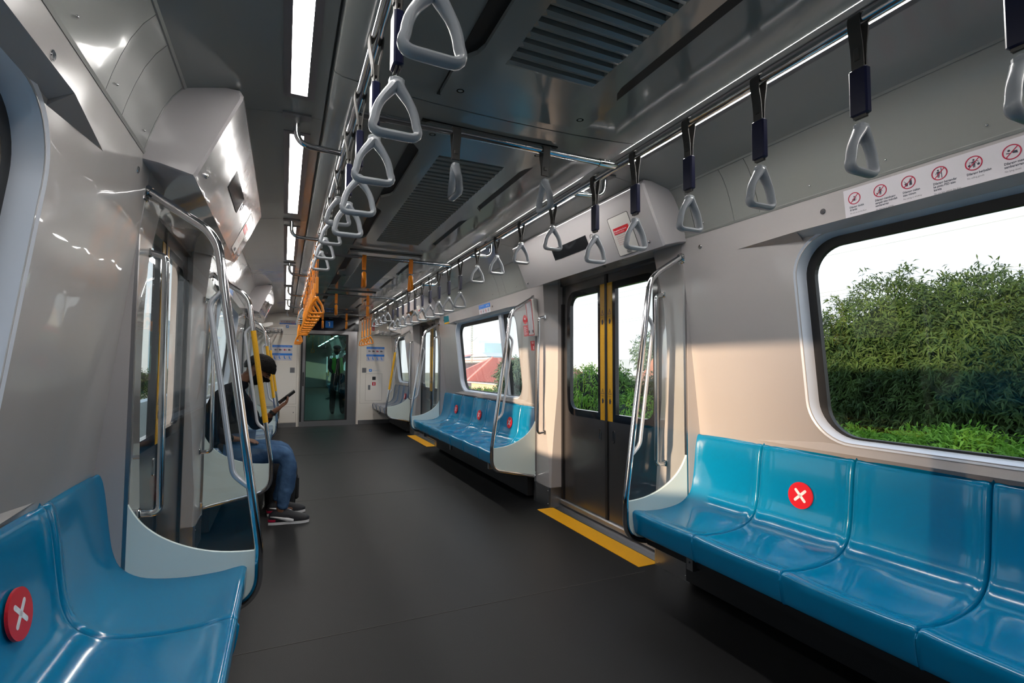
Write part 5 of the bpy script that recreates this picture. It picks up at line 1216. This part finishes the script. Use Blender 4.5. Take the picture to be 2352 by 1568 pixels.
b = MB(); ribbed(b, V(22, 41, -.6), V(22, 35, -.6), V(24, 42, .75), V(24, 39, .75), 24); b.build('roof', 'tile', h, smooth=False); b = MB(); b.box((22.4, 35, GZ), (27, 41, -.6)); b.build('house_wall', 'render', h, smooth=False)
h = thing('tiled_house', 'pink tiled house mostly hidden behind the big tree in the near window', 'house', (16, 10, GZ))
b = MB(); ribbed(b, V(14.2, 10.5, -2.0), V(14.2, 2, -2.0), V(17, 9.5, .6), V(17, 3, .6), 30); b.build('roof', 'tile2', h, smooth=False); b = MB(); b.box((14.6, 2.4, GZ), (18, 10, -2)); b.build('house_wall', 'render', h, smooth=False)
def block(label, m, boxes, wins, wm='haze2', name='apartment_block'):
    c = boxes[0]; t = thing(name, label, 'building', ((c[0][0] + c[1][0]) / 2, (c[0][1] + c[1][1]) / 2, GZ))
    for i, (a, c_) in enumerate(boxes): b = MB(); b.box(a, c_); b.build('building_wing', m if i == 0 else wins[0], t, smooth=False)
    b = MB(); a, c_ = boxes[0]; ny, nz = wins[1], wins[2]; x = a[0] - .05
    for i in range(ny):
        for k in range(nz):
            y = a[1] + (c_[1] - a[1]) * (i + .3) / ny; z = 2 + (c_[2] - 3) * (k + .2) / nz; b.box((x, y, z), (x + .1, y + (c_[1] - a[1]) / ny * .45, z + (c_[2] - 3) / nz * .45))
    b.build('window_grid', wm, t, smooth=False); return t
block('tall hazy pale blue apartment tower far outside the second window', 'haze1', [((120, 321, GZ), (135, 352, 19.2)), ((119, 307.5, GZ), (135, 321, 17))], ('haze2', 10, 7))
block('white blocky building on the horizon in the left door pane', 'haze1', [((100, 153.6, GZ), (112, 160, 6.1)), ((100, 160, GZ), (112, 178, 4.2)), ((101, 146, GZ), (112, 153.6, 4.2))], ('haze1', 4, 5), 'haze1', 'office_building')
t = thing('market_hall', 'pale hall with an arched grey roof and faded pink eaves outside the second window', 'building', (115, 300, GZ))
b = MB(); n = 14; pts = [(284 + 32 * k / n, 7.6 + 2.9 * math.sin(PI * k / n)) for k in range(n + 1)]
b.add([V(112, y, z) for y, z in pts] + [V(125, y, z) for y, z in pts], [(k, k + 1, n + 2 + k, n + 1 + k) for k in range(n)] + [tuple(range(n + 1))]); b.build('arched_roof', 'haze1', t, smooth=False)
b = MB(); b.box((113, 284, GZ), (125, 352, 7.2)); b.build('hall_wall', 'concrete', t, smooth=False); b = MB(); b.add([V(112, 312, 8.8), V(112, 352, 6.8), V(118, 352, 9.5), V(118, 312, 10.5)], [(0, 1, 2, 3)]); b.box((112.5, 285, 5.3), (113, 350, 5.9)); b.build('pink_roof', 'pink', t, smooth=False)
t = thing('dark_shed', 'low dark shed to the left of the red tiled roof', 'building', (42, 113, GZ)); b = MB(); b.box((40, 104, GZ), (46, 122, 2.0)); b.build('shed_wall', 'darkshed', t, smooth=False); b = MB(); b.box((39.8, 103.8, 2.0), (46, 122.2, 2.3)); b.build('shed_roof', 'vent', t, smooth=False)
t = thing('power_pylon', 'tall thin lattice pylon with curved cross wires outside the second window', 'pylon', (60, 168, GZ)); b = MB(); x, y = 60, 168.5
for sx in (-.35, .35): b.cyl((x + sx, y, GZ), (x + sx * .6, y, 26), .09, 6)
for k in range(40): z = GZ + k * .78; b.bar2(fr((x, y, 0), (1, 0, 0), (0, 0, 1)), (-.35, z), (.35, z + .78), .08, -.04, .04); b.bar2(fr((x, y, 0), (1, 0, 0), (0, 0, 1)), (.35, z), (-.35, z + .78), .08, -.04, .04)
b.build('lattice_mast', 'pylon', t, smooth=False)
for z in (10.5, 16.5): b = MB(); b.tube([(x, y + 5.5 - k, z + 1.1 * ((k - 5.5) / 5.5) ** 2) for k in range(12)], .05, 5); b.build('curved_arm', 'pylon', t)
for k, (z, dz) in enumerate(((4.62, 1.0), (4.87, 1.2), (3.41, .9), (3.52, 1.0))):
    b = MB(); y0 = -10; b.tube([(14, y0 + i * 4, z - .03 * math.sin(PI * i / 10)) for i in range(11)], .006, 5); tag(b.build('overhead_wire', 'pylon'), '%s of the thin wires crossing the sky in the near right window' % ['second highest', 'highest', 'lowest', 'third highest'][k], 'wire', 'wires over the near window')
# left of the train: neighbouring viaduct parapet and hazy blocks; two unseen ones added to mask the sun
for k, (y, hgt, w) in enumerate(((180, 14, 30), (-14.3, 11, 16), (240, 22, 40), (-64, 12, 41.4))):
    block('bluish block across the tracks on the left, %s' % ['through the near left door', 'added unseen to shade the far windows', 'farthest along', 'added unseen to cut the near sunlight'][k], 'haze1', [((-62, y, GZ), (-50, y + w, hgt))], ('haze1', 4, 3), 'concrete')
t = thing('track_parapet', 'low grey concrete parapet along the track outside the left windows', 'parapet', (-4, 10, GZ)); b = MB(); b.box((-4.4, -30, GZ), (-4.1, 90, .25)); b.build('parapet_wall', 'concrete', t, smooth=False)
for k, (y, r) in enumerate(((40, 2.2), (58, 2.8), (78, 3))):
    tree('lineside_tree', 'dark tree low behind the left door glass, %s' % ['nearest', 'second', 'farthest'][k], (-16, y + 8, GZ), [((-16, y + 8, -.8), (r, r, 1.7))], 260, 9, .35, .1, 90 + k, 'mango_leaf', group='trees on the left side')

# ------------------------------------------------------------------ light, sky, camera
sc = bpy.context.scene
w = D.worlds.new('sky'); sc.world = w; w.use_nodes = True; nt = w.node_tree; bgn = nt.nodes['Background']
tc = nt.nodes.new('ShaderNodeTexCoord'); sx = nt.nodes.new('ShaderNodeSeparateXYZ'); rp = nt.nodes.new('ShaderNodeValToRGB')
nt.links.new(tc.outputs['Generated'], sx.inputs[0]); nt.links.new(sx.outputs['Z'], rp.inputs['Fac'])
e = rp.color_ramp.elements; e[0].position = 0.0; e[0].color = (.98, .99, 1.0, 1); e[1].position = .55; e[1].color = (.60, .74, .92, 1)
nt.links.new(rp.outputs[0], bgn.inputs[0]); bgn.inputs[1].default_value = SKY
sl = D.lights.new('sun', 'SUN'); sl.energy = SUN; sl.color = (1.0, .70, .47); sl.angle = .022; so = D.objects.new('sun', sl); COL.objects.link(so)
so.rotation_euler = V(-2.62, -1.0, .40).to_track_quat('Z', 'Y').to_euler(); so.location = (-30, -11, 8)
cd = D.cameras.new('camera'); cam = D.objects.new('camera', cd); COL.objects.link(cam); sc.camera = cam
cd.sensor_width = 36; cd.lens = 1149.16 / 2352 * 36; cd.clip_start = .02; cd.clip_end = 1500
r_ = V(.91036506, -.41378031, .00461662); u_ = V(-.02534925, -.04462885, .99868197); f_ = V(.4130289, .9092822, .05111757)
m = Matrix((r_, u_, -f_)).transposed().to_4x4(); m.translation = V(-.797, 0, 1.2); cam.matrix_world = m
sc.view_settings.view_transform = 'Standard'; sc.view_settings.look = 'None'; sc.view_settings.exposure = EXPO; sc.view_settings.gamma = 1; sc.view_settings.use_curve_mapping = False
sc.cycles.max_bounces = 10; sc.cycles.transparent_max_bounces = 24; sc.cycles.glossy_bounces = 6; sc.cycles.diffuse_bounces = 5; sc.cycles.sample_clamp_indirect = 6
sc.cycles.use_denoising = True
